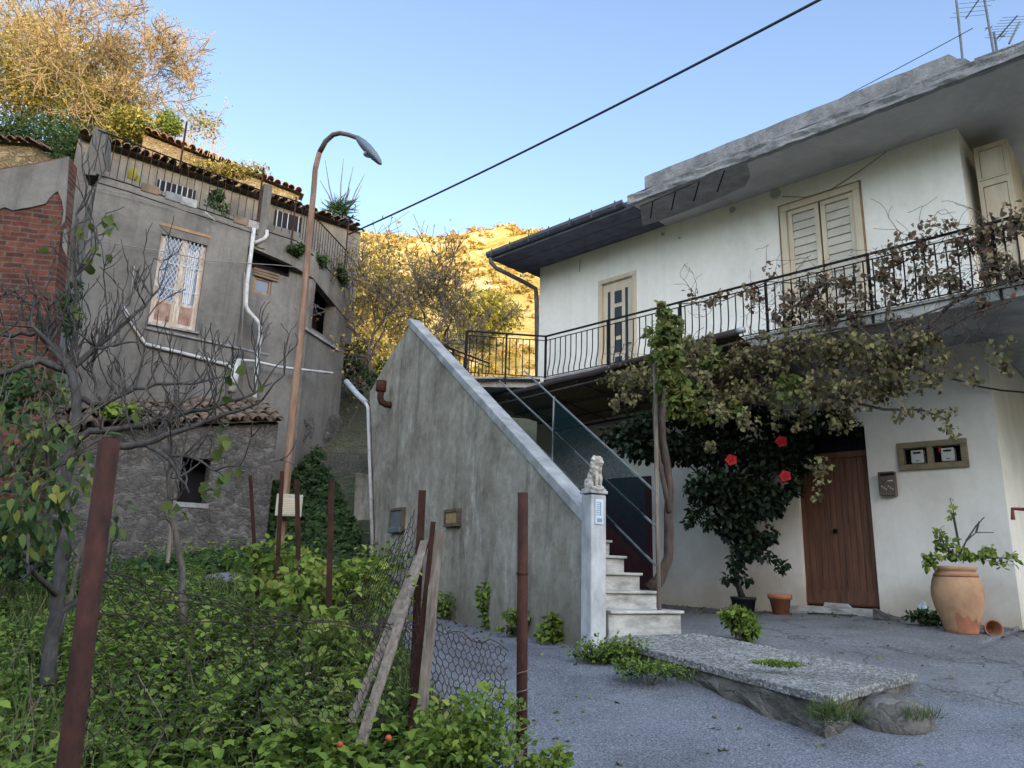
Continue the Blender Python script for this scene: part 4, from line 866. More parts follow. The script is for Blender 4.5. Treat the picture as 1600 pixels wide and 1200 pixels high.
E0 = lp(sa, AO + .12, ez(sa) + .03); E1 = lp(sb + .05, AO + .12, ez(sb) + .03); tiles(MB(), E0, unit(E1 - E0), unit(-LN + UP * .40), np.linalg.norm(E1 - E0), 2.0, .2, .34, .035, .09).build('roof', 'tile', sh)
# ------------------------------------------------------------------ ruined brick house at far left
bu = unit(A(.985, .17, 0)); bn = A(bu[1], -bu[0], 0); BP = at(100, 400, 11)
def bpx(px, py, o=0): return onp(px, py, BP + bn * o, bn)
MT['brick'] = brickmat('worn_red_brick', bu, (.17, .055, .037), (.085, .036, .029), (.12, .095, .08))
bh = thing('brick_wall', 'tall ruined brick wall at the left edge with grey render fallen off', 'wall', bpx(30, 620))
b0_, b1_ = bpx(84, 700), bpx(-160, 720)
m = MB(); m.prism([bpx(*p) for p in ((-160, 300), (0, 263), (60, 254), (107, 244))] + [A(b0_[0], b0_[1], -1.2), A(b1_[0], b1_[1], -1.2)], -bn * .38); m.build('masonry', 'brick', bh)
m = MB(); pts = [(-160, 301), (0, 264), (60, 255), (107.5, 245), (101, 345), (96, 352), (99, 330), (97, 312), (90, 300), (84, 301), (77, 309), (71, 318), (66, 319), (48, 324), (34, 327), (20, 328), (8, 322), (-20, 332), (-160, 335)]
m.prism([bpx(x, y, .03) + UP * random.uniform(-.02, .02) for x, y in pts], -bn * .028); m.build('render_coat', 'render', bh)
m = MB(); m.prism([bpx(x, y, .03) for x, y in ((99, 360), (106, 355), (104, 400), (97, 385))], -bn * .028); m.build('render_coat', 'render', bh)
# ------------------------------------------------------------------ upper stone house with sunlit gable and tiled edge
up_ = thing('stone_house', 'upper stone house with sunlit wall and tiled roof edge behind the grey house', 'house', at(350, 300, 21) - UP * 4)
R0, R1 = at(226, 204, 20), at(468, 300, 21.6); un = unit(A((R1 - R0)[1], -(R1 - R0)[0], 0))
m = MB(); m.prism([R0 - UP * 5, R1 - UP * 5, R1 - UP * .12, R0 - UP * .12], -un * 4); m.build('wall', 'sunstone', up_)
tiles(MB(), R0 + un * .18 - UP * .1, unit(R1 - R0), unit(-un + UP * .33), np.linalg.norm(R1 - R0) + .15, 1.6, .22, .36, .04, .1).build('roof', 'suntile', up_)
ob = thing('old_wall', 'crumbling plastered wall with tiled top at the far left beneath the bushes', 'wall', at(20, 240, 14))
m = MB(); m.prism([at(x, y, 14) for x, y in ((-120, 212), (0, 215), (50, 222), (58, 290), (-120, 300))], A(.1, 1, 0)); m.build('wall', 'sunstone', ob)
tiles(MB(), at(-60, 216, 13.9), unit(at(50, 224, 13.9) - at(-60, 216, 13.9)), unit(A(0, 1, .3)), 1.6, .7).build('wall_tiles', 'tile', ob)
# ------------------------------------------------------------------ alley steps and low retaining wall
al = thing('alley_steps', 'worn concrete steps climbing the alley between the grey house and the stair wall', 'steps', A(-3.2, 16, 1.5))
for i in range(9):
    c = A(-3.30 + .02 * i, 16.2 + .42 * i, 1.95 + .20 * i); MB().box(c, A(.75, .05, 0), A(-.02, .5, 0), UP * .16).build('step', 'path', al, False, .01)
rw = thing('retaining_wall', 'low grey concrete wall at the foot of the alley beside the drain pipe', 'wall', at(562, 850, 14))
m = MB(); m.prism([at(x, y, 13.9) for x, y in ((556, 738), (580, 742), (576, 900), (548, 900))], A(-.1, .5, 0)); m.build('wall', 'conc', rw, False, .02)
tag(MB().prism([A(-3.9, 9.6, Hs(-3.9, 9.6) + .06), A(-2.3, 9.4, Hs(-2.3, 9.4) + .06), A(-2.0, 11.4, Hs(-2.0, 11.4) + .05), A(-3.5, 11.6, Hs(-3.5, 11.6) + .05)], UP * -.1).build('path', 'court'), 'bare grey concrete patch of path between the shed and the weeds', 'path', None, 'structure')
# ------------------------------------------------------------------ street lamp
LD = 10.4
lm = thing('street_lamp', 'tall curved street lamp with flaking orange-brown pole and grey lamp head', 'street lamp', at(437, 850, LD) - UP * .4)
b_ = at(437, 850, LD); top = [at(x, y, LD - .0) for x, y in ((466, 565), (487, 330), (490, 300), (494, 268), (502, 245), (513, 231), (526, 224), (538, 225), (552, 231), (566, 239))]
top = [A(p[0], p[1] - .06 * max(0, i - 2), p[2]) for i, p in enumerate(top)]
MB().tube([A(b_[0], b_[1], b_[2] - .5), b_] + top[:5], [.066, .066, .058, .046, .044, .042, .041], 12).build('pole', 'rustpaint', lm, True)
MB().tube(top[4:], [.041, .040, .038, .036, .034, .034], 12).build('arm', 'armbrown', lm, True)
ha_ = top[-1]; hd = unit(at(592, 253, LD - .5) - ha_); hs = unit(np.cross(hd, UP)); hu = np.cross(hs, hd); L_ = float(np.linalg.norm(at(597, 256, LD - .5) - ha_))
m = MB(); pr2 = [(0, .045, .045), (.12, .065, .06), (.22, .10, .075), (.45, .135, .085), (.7, .13, .075), (.9, .085, .05), (1.0, .02, .015)]
vs = []; k = 14
for f_, a, b in pr2:
    for j in range(k):
        t = 2 * pi * j / k; vs.append(ha_ + hd * L_ * f_ + hs * a * cos(t) + hu * b * sin(t) * (1 if sin(t) > 0 else .75))
m.add(vs, [(i * k + j, i * k + (j + 1) % k, (i + 1) * k + (j + 1) % k, (i + 1) * k + j) for i in range(len(pr2) - 1) for j in range(k)] + [tuple(range(k))[::-1]])
hd_ = m.build('lamp_head', 'lampgrey', lm, True)
m = MB(); m.blob(ha_ + hd * L_ * .58 - hu * .035, .09, .09, .03, 14, 8); m.build('lamp_glass', 'bluewhite', hd_, True)
ub = thing('utility_box', 'cream louvred utility box fixed low on the lamp pole behind the posts', 'box', at(450, 800, LD - .1))
c = at(452, 790, LD - .12); ux, uy = unit(A(.96, .25, 0)), unit(A(.25, -.96, 0))
MB().box(c, ux * .175, uy * .09, UP * .15).build('cabinet', 'boxcream', ub, False, .008)
m = MB()
for i in range(9): m.box(c + uy * .094 + UP * (-.11 + i * .024), ux * .12, uy * .006, UP * .008)
m.build('louvres', 'cream', ub)
# ------------------------------------------------------------------ cables and aerials
def cable(pts, r, lb, nm='overhead_cable', sag=0):
    P = []
    for a, b in zip(pts[:-1], pts[1:]):
        for i in range(24): t = i / 24; P.append(a + (b - a) * t - UP * sag * 4 * t * (1 - t))
    P.append(pts[-1]); return tag(MB().tube(P, r, 6).build(nm, 'cable'), lb, 'cable')
cable([dpx(545, 366), at(1295, -8, 8.0), at(1800, -260, 6.5)], .022, 'thick black cable sagging across the sky from the grey house to the upper right', sag=.10)
cable([dpx(545, 396), at(560, 386, 19.5), at(640, 330, 30)], .008, 'thin wire leaving the terrace post of the grey house', 'thin_wire')
cable([fp(.2, .8, 6.42), at(1520, 44, 8.3)], .006, 'thin aerial wire running along the roof of the white house', 'aerial_wire', .02)
def aerial(base, top, els, lb, nm='roof_aerial'):
    t = thing(nm, lb, 'aerial', base); MB().tube([base, top], .016, 6).build('mast', 'greyfuse', t)
    for a, b, k, L in els:
        bm_ = MB().tube([a, b], .009, 5).build('boom', 'greyfuse', t); m = MB(); d = unit(b - a); x = unit(np.cross(d, UP)); y = np.cross(x, d)
        for i in range(k): p = a + (b - a) * (i + .5) / k; m.tube([p - x * L, p + x * L], .004, 4)
        m.build('rods', 'greyfuse', bm_)
    return t
D_ = 8.4
aerial(at(1505, 100, D_), at(1488, -60, D_), [], 'bare thin aerial mast, leftmost on the white house roof')
aerial(at(1553, 84, D_), at(1528, -60, D_), [(at(1509, 29, D_ + .3), at(1540, -16, D_ - .3), 6, .22), (at(1540, 44, D_), at(1550, 43, D_), 2, .05)], 'tall leaning aerial mast with slanted boom on the white house roof')
aerial(at(1558, 82, D_ + .1), at(1553, 50, D_ + .1), [(at(1558, 60, D_ + .1), at(1590, 24, D_ - .4), 8, .17)], 'short stubby aerial with rodded boom beside the tall mast')
aerial(at(1577, 68, D_), at(1593, 35, D_), [(at(1560, 57, D_), at(1570, 56, D_), 2, .1)], 'slanting short aerial rod, rightmost on the white house roof')
# ------------------------------------------------------------------ PERGOLA, VINE, SHRUB, POTS
pg = thing('pergola', 'old reed-mat pergola on thin poles under the balcony, overgrown by the vine', 'pergola', sp(.02, .75, -.5))
pb = sp(.0, .78); MB().tube([pb + UP * -.62, pb + UP * .6 + A(-.01, 0, 0), pb + UP * 1.7, pb + UP * 2.25], .022, 7).build('post', 'wood', pg, True)
ra, rb = fpx(766, 622, 1.75), fpx(1152, 518, 1.85)
N1, N2 = ra + UP * .0, rb + UP * .0; far0, far1 = fp((ra - HP).dot(HU) - .15, .15, ra[2] - .02), fp((rb - HP).dot(HU) - .2, .15, rb[2] - .02)
print('ROLL', ra, rb)
m = MB(); m.grid(lambda a, b: (N1 * (1 - a) + N2 * a) * (1 - b) + (far0 * (1 - a) + far1 * a) * b + UP * (-.05 - .05 * sin(pi * b) + .015 * float(wob(a * 9, b * 5, 2, 3)) - .22 * b), 40, 16); m.build('reed_mat', 'reed', pg)
for b_ in (.03, .36, .7, .97):
    a0, a1 = N1 * (1 - b_) + far0 * b_ - UP * (.12 + .22 * b_), N2 * (1 - b_) + far1 * b_ - UP * (.12 + .22 * b_); MB().tube([a0, (a0 + a1) / 2 - UP * .03, a1], .02, 6).build('beam', 'figbark', pg)
for k in range(6):
    a_ = (k + .5) / 6; p0, p1 = N1 * (1 - a_) + N2 * a_ - UP * .1, far0 * (1 - a_) + far1 * a_ - UP * .33; MB().tube([p0, p1], .014, 5).build('crossbar', 'figbark', pg)
rlm = thing('rolled_awning', 'long dark brown rolled-up awning slung along the balcony edge', 'awning', (ra + rb) / 2)
d_ = unit(rb - ra); MB().tube([ra + (rb - ra) * i / 12 + UP * (.012 * sin(i * 1.9) - .04 * sin(pi * i / 12)) for i in range(13)], [.05 + .006 * sin(i * 2.3) for i in range(13)], 10).build('roll', 'roll', rlm, True)
MB().tube([rb + d_ * -.02, rb + d_ * .10], .042, 10).build('roll_end', 'greymetal', rlm, True)

vine = thing('grape_vine', 'gnarled grape vine with withered brown leaves spread over pergola and balcony edge', 'vine', at(1020, 925, 8))
tk = MB(); tp = [at(*p, 8.0) for p in ((1016, 922), (1030, 905), (1044, 872), (1046, 835), (1044, 800), (1047, 765), (1042, 725), (1036, 690), (1034, 655), (1040, 610), (1050, 565))]
tk.tube(tp, [.085, .062, .055, .052, .05, .046, .043, .04, .04, .035, .03], 9, True, .25)
tk.tube([at(*p, 7.95) for p in ((1046, 800), (1038, 760), (1030, 720), (1024, 680), (1022, 640), (1026, 600))], [.03, .027, .028, .026, .024, .02], 7, True, .25)
tk.build('trunk', 'vinebark', vine, True)
cn = MB()
def vp(px, py, off): return fpx(px, py, off)
for pts in ([(1040, 620), (1100, 560), (1180, 545), (1260, 520), (1340, 510), (1420, 500), (1500, 470), (1560, 445), (1640, 420)], [(1040, 600), (1010, 590), (960, 590)], [(1390, 470), (1385, 500), (1400, 540), (1450, 530), (1520, 490), (1580, 470)], [(1450, 510), (1480, 480), (1520, 450)], [(1180, 545), (1230, 590), (1300, 620), (1380, 640), (1440, 640), (1478, 655), (1490, 680)], [(1340, 510), (1400, 560), (1470, 590)]):
    cn.tube([vp(x, y, 1.62 + .08 * sin(x * .05)) for x, y in pts], [max(.006, .022 - .0022 * i) for i in range(len(pts))], 6, True, .3)
for _ in range(120):
    x = random.uniform(960, 1590); y = 590 - (x - 960) * .22 + random.uniform(-50, 60); p = vp(x, y, 1.6 + random.uniform(-.1, .3)); branches(cn, p, A(random.uniform(-1, 1), random.uniform(-1, 1), random.uniform(-.8, .6)), .4, .005, 1, .7, 2, -.1, .35)
cn.build('canes', 'vinebark', vine)
L = LF()
for x, y, rx, ry, n in ((1000, 600, .35, .22, 200), (965, 592, .25, .15, 90), (1095, 570, .35, .25, 200), (1160, 560, .4, .26, 260), (1230, 545, .4, .26, 280), (1300, 545, .4, .28, 290), (1370, 555, .4, .28, 230), (1430, 545, .35, .25, 200), (1120, 620, .35, .25, 200), (1190, 610, .4, .2, 170), (1265, 605, .4, .22, 200), (1330, 610, .35, .22, 170), (1390, 600, .3, .2, 130), (1160, 660, .06, .2, 30), (1210, 650, .05, .2, 26), (1240, 655, .3, .12, 40), (1310, 650, .25, .12, 46), (1450, 600, .2, .14, 40), (1420, 640, .2, .08, 30), (1470, 645, .12, .05, 16), (1487, 668, .05, .10, 16), (1570, 560, .16, .3, 34), (1505, 585, .18, .1, 26), (1285, 735, .1, .25, 34), (1275, 770, .06, .1, 14)):
    c = vp(x, y, 1.72); L.clumps(c, (rx * 1.05, rx * .95, ry * 1.05), int(n * 2.0), .056, CURL, 9, .085, .8)
for x, y, rx, ry, n in ((1000, 585, .28, .12, 150), (975, 620, .16, .1, 70), (1090, 590, .25, .14, 130), (1120, 640, .14, .16, 70), (1170, 650, .12, .14, 60), (1110, 690, .06, .12, 26), (1095, 540, .25, .12, 130)):
    L.clumps(at(x, y, 8.3), (rx, rx, ry), n, .06, CURL, 11, .09, .8)
L.build('withered_leaves', 'dry', vine)
L = LF()
for x, y, rx, ry, n in ((1045, 500, .2, .16, 110), (1045, 540, .28, .2, 210), (1045, 565, .28, .2, 200), (1050, 600, .28, .2, 240), (1055, 630, .25, .16, 150), (1085, 645, .2, .1, 60), (1110, 560, .2, .2, 80), (1140, 640, .15, .1, 40), (1240, 600, .15, .14, 40)):
    L.clumps(vp(x, y, 2.12), (rx * .8, rx * .7, ry * .9), int(n * 1.7), .07, LOBED, 12, .10, .7)
for x, y, rx, ry, n in ((1040, 520, .16, .12, 120), (1045, 555, .2, .14, 190), (1050, 595, .2, .15, 200), (1052, 632, .16, .12, 130), (1075, 610, .16, .14, 90), (1030, 480, .09, .07, 40)):
    L.clumps(at(x, y, 7.2), (rx * .9, rx * .6, ry * .95), int(n * 1.1), .056, LOBED, 12, .08, .7)
L.build('green_leaves', 'vinegreen', vine)
cr = thing('creeper', 'reddish brown creeper leaves climbing through the balcony railing on the right', 'creeper', fp(-1, BO, BZ1))
L = LF(); cb = MB()
for x, y, rx, ry, n in ((1080, 462, .12, .08, 20), (1120, 470, .22, .12, 50), (1170, 455, .2, .14, 50), (1200, 425, .06, .14, 14), (1225, 460, .15, .18, 50), (1260, 470, .25, .2, 130), (1300, 490, .3, .2, 220), (1280, 440, .25, .16, 110), (1225, 490, .25, .16, 110), (1320, 440, .22, .16, 90), (1345, 465, .22, .22, 90), (1370, 430, .25, .16, 80), (1400, 400, .25, .16, 90), (1440, 385, .22, .15, 80), (1455, 350, .16, .08, 30), (1400, 455, .25, .2, 90), (1450, 430, .25, .22, 110), (1490, 440, .2, .22, 80), (1500, 385, .22, .18, 90), (1545, 360, .25, .2, 140), (1585, 350, .22, .22, 160), (1555, 420, .25, .25, 150), (1595, 430, .2, .3, 140), (1530, 470, .2, .12, 50), (1400, 500, .2, .1, 50), (1340, 500, .2, .1, 50), (1480, 350, .12, .07, 20), (1400, 370, .06, .05, 10), (1180, 470, .1, .2, 36)):
    c = vp(x, y, BO + .03); L.clumps(c, (rx * .95, rx * .5, ry), int(n * 1.25), .056, CURL, 7, .09, .6)
    for _ in range(3): branches(cb, c + rng.normal(size=3) * .05, rng.normal(size=3), .35, .005, 1, .6, 2, .05, .3)
cb.tube([vp(x, y, BO + .04) for x, y in ((1060, 475), (1130, 470), (1200, 440), (1280, 445), (1350, 440), (1420, 405), (1500, 390), (1560, 375), (1640, 350))], .008, 5)
L.build('leaves', 'creep', cr); cb.build('stems', 'vinebark', cr)

hp_ = at(1162, 949, 10.55); hp_[2] = Hs(hp_[0], hp_[1]) + .03
pot = thing('flower_pot', 'black plastic flower pot holding the red hibiscus by the white wall', 'flower pot', hp_)
MB().lathe(hp_, [(.13, 0), (.165, .2), (.175, .2), (.175, .235), (.16, .235), (.15, .19), (.02, .19)], 24).build('pot', 'potblack', pot, True)
hb = thing('hibiscus', 'tall dark-leaved hibiscus with red flowers spreading against the white wall', 'hibiscus', hp_ + UP * .2)
m = MB(); bs = hp_ + UP * .18
def hx(px, py, d): return at(px, py, d)
m.tube([bs, hx(1150, 905, 10.5), hx(1153, 870, 10.45), hx(1148, 830, 10.4), hx(1150, 780, 10.3)], [.05, .035, .03, .027, .022], 7, True, .2)
for pts in ([(1153, 870), (1120, 800), (1090, 740), (1040, 690), (980, 670)], [(1150, 830), (1190, 760), (1220, 700), (1250, 650)], [(1152, 880), (1175, 855), (1205, 862), (1225, 885)], [(1148, 820), (1100, 790), (1082, 805)], [(1150, 780), (1140, 700), (1140, 640)], [(1150, 800), (1200, 720), (1290, 660), (1340, 665)]):
    m.tube([hx(x, y, 10.3 + .0006 * (1150 - x)) for x, y in pts], [max(.006, .018 - .003 * i) for i in range(len(pts))], 5)
m.build('stem', 'figbark', hb, True)
L = LF()
for x, y, rx, ry, n in ((1150, 815, .26, .26, 330), (1125, 765, .50, .28, 620), (1190, 780, .36, .27, 380), (1165, 860, .18, .14, 90), (1240, 760, .12, .12, 60), (1200, 715, .4, .28, 420), (1120, 700, .5, .28, 520), (1060, 700, .45, .24, 420), (1005, 700, .35, .2, 260), (965, 680, .24, .16, 120), (1010, 665, .35, .18, 200), (1090, 650, .5, .22, 380), (1160, 650, .5, .24, 400), (1230, 665, .4, .22, 300), (1250, 700, .2, .2, 110), (1250, 725, .16, .14, 50), (1085, 800, .1, .1, 26), (1075, 815, .08, .08, 16), (1110, 815, .14, .1, 40), (1180, 845, .16, .12, 60), (1205, 835, .1, .12, 26), (1222, 885, .09, .08, 20), (1195, 870, .1, .06, 16), (1150, 880, .12, .12, 36), (1140, 905, .1, .08, 22), (1165, 905, .08, .05, 12), (1300, 650, .25, .12, 90), (1330, 668, .15, .1, 46), (1280, 660, .2, .14, 90)):
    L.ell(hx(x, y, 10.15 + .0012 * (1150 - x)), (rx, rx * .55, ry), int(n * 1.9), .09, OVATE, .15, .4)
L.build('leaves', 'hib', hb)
for x, y in ((1221, 690), (1143, 719), (1227, 744)):
    L = LF(); c = hx(x, y, 9.75); a = np.linspace(0, 2 * pi, 6)[:5]; fd = unit(A(-.4, -1, .1)); ex = unit(np.cross(fd, UP)); ey = np.cross(ex, fd)
    D = np.cos(a)[:, None] * ex + np.sin(a)[:, None] * ey + fd * .35; L.put(np.repeat([c], 5, 0), D, np.repeat([fd], 5, 0), np.full(5, .085), (OVATE[0] * A(1.9, 1, 1), OVATE[1])); a2 = a + .63; D2 = np.cos(a2)[:, None] * ex + np.sin(a2)[:, None] * ey + fd * .7; L.put(np.repeat([c], 5, 0), D2, np.repeat([fd], 5, 0), np.full(5, .06), (OVATE[0] * A(1.9, 1, 1), OVATE[1])); o = L.build('flower', 'flower', hb)
    MB().tube([c, c + fd * .07], .006, 5).build('stamen', 'yellowed', o)
c = at(1220, 958, 10.15); c[2] = Hs(c[0], c[1]) + .03
t = thing('flower_pot', 'empty terracotta flower pot standing between black pot and brown door', 'flower pot', c)
MB().lathe(c, [(.10, 0), (.135, .21), (.155, .21), (.16, .275), (.14, .275), (.125, .22), (.02, .2)], 26).build('pot', 'terra', t, True)
c = at(1502, 979, 8.35); c[2] = Hs(c[0], c[1]) + .03; UC = c
t = thing('urn', 'big sandy clay urn with chipped base at the right of the brown door', 'urn', c)
MB().lathe(c, [(.155, 0), (.165, .06), (.19, .15), (.235, .28), (.258, .40), (.255, .48), (.235, .57), (.205, .635), (.195, .66), (.20, .665), (.212, .685), (.215, .715), (.19, .715), (.175, .66), (.02, .62)], 40).build('vessel', 'urn', t, True)
m = MB(); m.lathe(c, [(.197, .615), (.222, .60), (.219, .625), (.2, .64)], 40); m.build('neck_band', 'terra', t, True)
m = MB()
for i in range(16):
    for j in range(5): pass
m.grid(lambda a, b: c + A(cos(-2.3 + 1.5 * a), sin(-2.3 + 1.5 * a), 0) * float(np.interp(.02 + .2 * b * (1 - .5 * a + .12 * sin(a * 21)), [0, .06, .15, .28], [.1605, .1705, .1955, .2405])) + UP * (.02 + .2 * b * (1 - .5 * a + .12 * sin(a * 21))), 30, 6); m.build('chipped_patch', 'terra', t)
up2 = thing('potted_shrub', 'straggly shrub with bare twigs and green sprays growing in the urn', 'shrub', c + UP * .65)
m = MB(); b_ = c + UP * .62
for pts in ([(1497, 872), (1510, 845), (1525, 832), (1553, 832)], [(1500, 872), (1497, 840), (1490, 800), (1484, 778), (1490, 782)], [(1510, 845), (1525, 822), (1538, 808)], [(1500, 860), (1492, 820), (1487, 800)], [(1525, 832), (1530, 815)], [(1495, 872), (1475, 850), (1468, 830)], [(1505, 872), (1545, 872), (1590, 872)], [(1495, 872), (1455, 868)]):
    m.tube([at(x, y, 8.35) for x, y in pts], [max(.004, .012 - .003 * i) for i in range(len(pts))], 5, True, .3)
m.build('twigs', 'figbark', up2)
L = LF()
for x, y, rx, ry, n in ((1475, 850, .12, .08, 60), (1468, 832, .07, .06, 34), (1500, 868, .2, .05, 110), (1455, 872, .1, .07, 60), (1450, 884, .06, .05, 20), (1540, 868, .12, .06, 50), (1560, 882, .07, .06, 26), (1580, 874, .1, .05, 34), (1546, 858, .07, .04, 16), (1486, 800, .03, .08, 14)):
    L.ell(at(x, y, 8.3), (rx, rx, ry), n, .06, OVATE, .2, .1)
L.build('leaves', 'lime', up2)
c = at(1548, 972, 8.3); c[2] = Hs(c[0], c[1]) + .10
t = thing('broken_pot', 'small broken terracotta pot lying on its side right of the urn', 'flower pot', c)
m = MB(); m.lathe(A(0, 0, 0), [(.055, 0), (.085, .13), (.092, .16), (.08, .16), (.07, .12), (.03, .02)], 20, .04); ax = unit(A(-.25, -.9, .12)); x_ = unit(np.cross(ax, UP)); y_ = np.cross(x_, ax)
m.v = [tuple(c + x_ * v[0] + y_ * v[1] + ax * (v[2] - .08)) for v in m.v]; m.build('shell', 'terra', t, True)
c = at(1442, 945, 8.9); c[2] = Hs(c[0], c[1]) + .14; m = MB(); m.blob(c, .06, .05, .15, 16, 12, .5); tag(m.build('plastic_bag', 'bag'), 'crumpled white plastic bag in the weeds left of the urn', 'bag')
c = at(1388, 963, 9.3); c[2] = Hs(c[0], c[1]) + .03; m = MB(); m.prism([c + HU * a + UP * b for a, b in ((.14, 0), (.13, .15), (.02, .09), (-.15, .05), (-.16, 0))], HN * .14); tag(m.build('stone_wedge', 'kerbstone', None, False, .012), 'wedge of stone lying at the right foot of the brown door', 'stone')
c = fp(.02, .30, 0); c[2] = Hs(c[0], c[1]) + .045; tag(MB().box(c, HU * .28, HN * .11, UP * .012).build('doormat', 'potblack', None, False, .004), 'thin black doormat lying before the brown door step', 'doormat')
c = fp(.0, .07, -.375); m = MB(); m.prism([c + HU * a + HN * .03 + UP * b for a, b in ((.2, .0), (.18, .055), (-.12, .05), (-.17, .0))], HN * .03); tag(m.build('marble_fragment', 'marble', None, False, .004), 'broken strip of marble propped on the brown door step', 'stone')
# ------------------------------------------------------------------ FENCE
FG = 'rusty steel posts of the wire fence'
def fpost(top, bot, r, lb, d0, d1=None, ring=None, angle=False):
    a, b = at(*top, d0), at(*bot, d1 or d0); g = Hs(b[0], b[1]) - .1
    if b[2] > g: b = b + (b - a) / max(1e-3, (a - b)[2]) * (b[2] - g)
    o = thing('fence_post', lb, 'fence post', b, FG)
    if angle:
        m = MB(); d = unit(a - b); x = unit(np.cross(d, A(.3, 1, 0))); y = np.cross(x, d); m.box((a + b) / 2, x * r, y * .0025, (a - b) / 2); m.box((a + b) / 2 + x * (r - .0025) + y * r, x * .0025, y * r, (a - b) / 2 * .9995); m.build('shaft', 'rust', o)
    else:
        m = MB(); k = 16; m.tube([b, a], r, k, True); m.build('shaft', 'rust', o, False)
        for p in o.children[0].data.polygons: p.use_smooth = len(p.vertices) == 4
    if ring: q = at(*ring, d0); MB().lathe(q - UP * .006, [(r * 1.0, 0), (r * 1.13, .004), (r * 1.13, .014), (r, .018)], 16).build('joint_ring', 'rust', o, True)
    return o
fpost((171, 689), (107, 1195), .0270, 'thick leaning rusty tube post nearest the camera at far left', 2.0, 1.98, (139, 965))
fpost((817, 770), (815, 1200), .0285, 'thick upright rusty tube post beside the lane, right of the planks', 4.05, None, (816, 897))
fpost((660, 766), (645, 1090), .022, 'thin rusty angle post directly left of the two grey planks', 4.2, None, None, True)
fpost((518, 749), (513, 972), .021, 'thin rusty angle post standing alone before the ivy bank', 5.1, None, None, True)
fpost((464, 749), (466, 885), .020, 'thin rusty post just right of the cream utility box', 5.8, None, None, True)
fpost((441, 736), (436, 836), .020, 'thin rusty post right in front of the lamp pole', 6.2, None, None, True)
fpost((391, 743), (398, 860), .018, 'thin leaning rusty post before the corner of the stone shed', 6.6, None, None, True)
fpost((677, 815), (668, 900), .014, 'short rusty bar wired to the upright grey board', 4.06, None, None, True)
def plank(a, b, w, t, lb):
    d = unit(b - a); x = unit(np.cross(d, A(.2, 1, .1))); y = np.cross(x, d); m = MB(); n = 10
    P = [a + (b - a) * i / n + x * .002 * sin(i * 1.3) for i in range(n + 1)]; vs = []
    for p in P:
        ww = w * random.uniform(.97, 1.03); vs += [p - x * ww / 2 - y * t / 2, p + x * ww / 2 - y * t / 2, p + x * ww / 2 + y * t / 2, p - x * ww / 2 + y * t / 2]
    m.add(vs, [(i * 4 + j, i * 4 + (j + 1) % 4, (i + 1) * 4 + (j + 1) % 4, (i + 1) * 4 + j) for i in range(n) for j in range(4)] + [(3, 2, 1, 0), tuple(range(4 * n, 4 * n + 4))]); tag(m.build('plank', 'wood', None, False, .003), lb, 'plank', 'old planks tied to the fence')
plank(at(664, 846, 4.12), at(563, 1165, 3.45), .046, .022, 'pale grey plank leaning diagonally against the fence, front one')
plank(at(654, 870, 4.2), at(548, 1130, 3.7), .042, .02, 'second diagonal grey plank, half hidden behind the front one')
plank(at(686, 828, 4.1), at(660, 1110, 3.98), .052, .025, 'upright dark grey board between thin post and lane')
plank(at(692, 832, 4.13), at(688, 880, 4.11), .02, .02, 'short rust-brown batten nailed high on the upright board')
MT['fw'] = MT['rust']; MT['wire'] = simple('dark_rusty_wire', (.05, .035, .03), None, 20, .8)
def hexnet(fn, L, Hh, cell, r, mb):
    r = r * 1.35
    nu, nv = int(L / cell), int(Hh / (cell * .75)); seen = set()
    def P(i, j, k):      # two vertices per cell
        u = (i + (.5 if j % 2 else 0)) * cell; v = j * cell * .75 + (0 if k == 0 else cell * .38); return u / L, v / Hh
    for j in range(nv):
        for i in range(nu):
            a, b = P(i, j, 0), P(i, j, 1); up0 = P(i if j % 2 else i - 1, j + 1, 0); up1 = P(i + 1 if j % 2 else i, j + 1, 0)
            for p, q in ((a, b), (b, up0), (b, up1)):
                if max(p[0], q[0]) > 1 or min(p[0], q[0]) < 0 or max(p[1], q[1]) > 1: continue
                A_, B_ = fn(*p), fn(*q); mb.tube([A_, B_], r, 3, False)
def qn(a, b, c, d, w=.012, s=0): return lambda u, v: (d * (1 - u) + c * u) * (1 - v) + (a * (1 - u) + b * u) * v + A(w * float(wob(u * 6 + s, v * 5, 1.5, 3 + s)), w * float(wob(u * 5, v * 6 + s, 1.7, 1)), w * .8 * float(wob(u * 7, v * 4, 1.3, 5 + s)) - .06 * sin(pi * u) * v)
wf = thing('wire_fence', 'sagging rusty hexagonal wire netting strung between the fence posts', 'fence', at(660, 1090, 4.1))
m = MB(); hexnet(qn(at(650, 935, 4.2), at(792, 1005, 4.02), at(803, 1150, 3.95), at(645, 1150, 4.05)), 1.0, .62, .062, .0021, m); m.build('netting', 'wire', wf)
m = MB(); hexnet(qn(at(528, 930, 5.05), at(656, 790, 4.2), at(648, 1010, 4.15), at(520, 1010, 5.0), .014, 2), 1.25, .7, .058, .0018, m); m.build('netting', 'wire', wf)
m = MB(); hexnet(qn(at(130, 870, 2.04), at(650, 965, 4.18), at(645, 1120, 4.08), at(108, 1190, 2.0), .014, 4), 2.7, .75, .075, .0014, m); m.build('netting', 'wire', wf)
m = MB()
for y0, y1, s in ((905, 972, .05), (890, 985, .03), (960, 978, .02)): a, b = at(140, y0, 2.03), at(650, y1, 4.18); m.tube([a + (b - a) * i / 16 - UP * s * 4 * (i / 16) * (1 - i / 16) + A(0, 0, .01 * sin(i * 2.1)) for i in range(17)], .0022, 4)
a, b = at(655, 975, 4.18), at(795, 1012, 4.02); m.tube([a + (b - a) * i / 10 + A(0, 0, .02 * sin(i * 1.7)) for i in range(11)], .0025, 4); m.build('strand_wires', 'wire', wf)
m = MB(); p = at(816, 1150, 4.02)
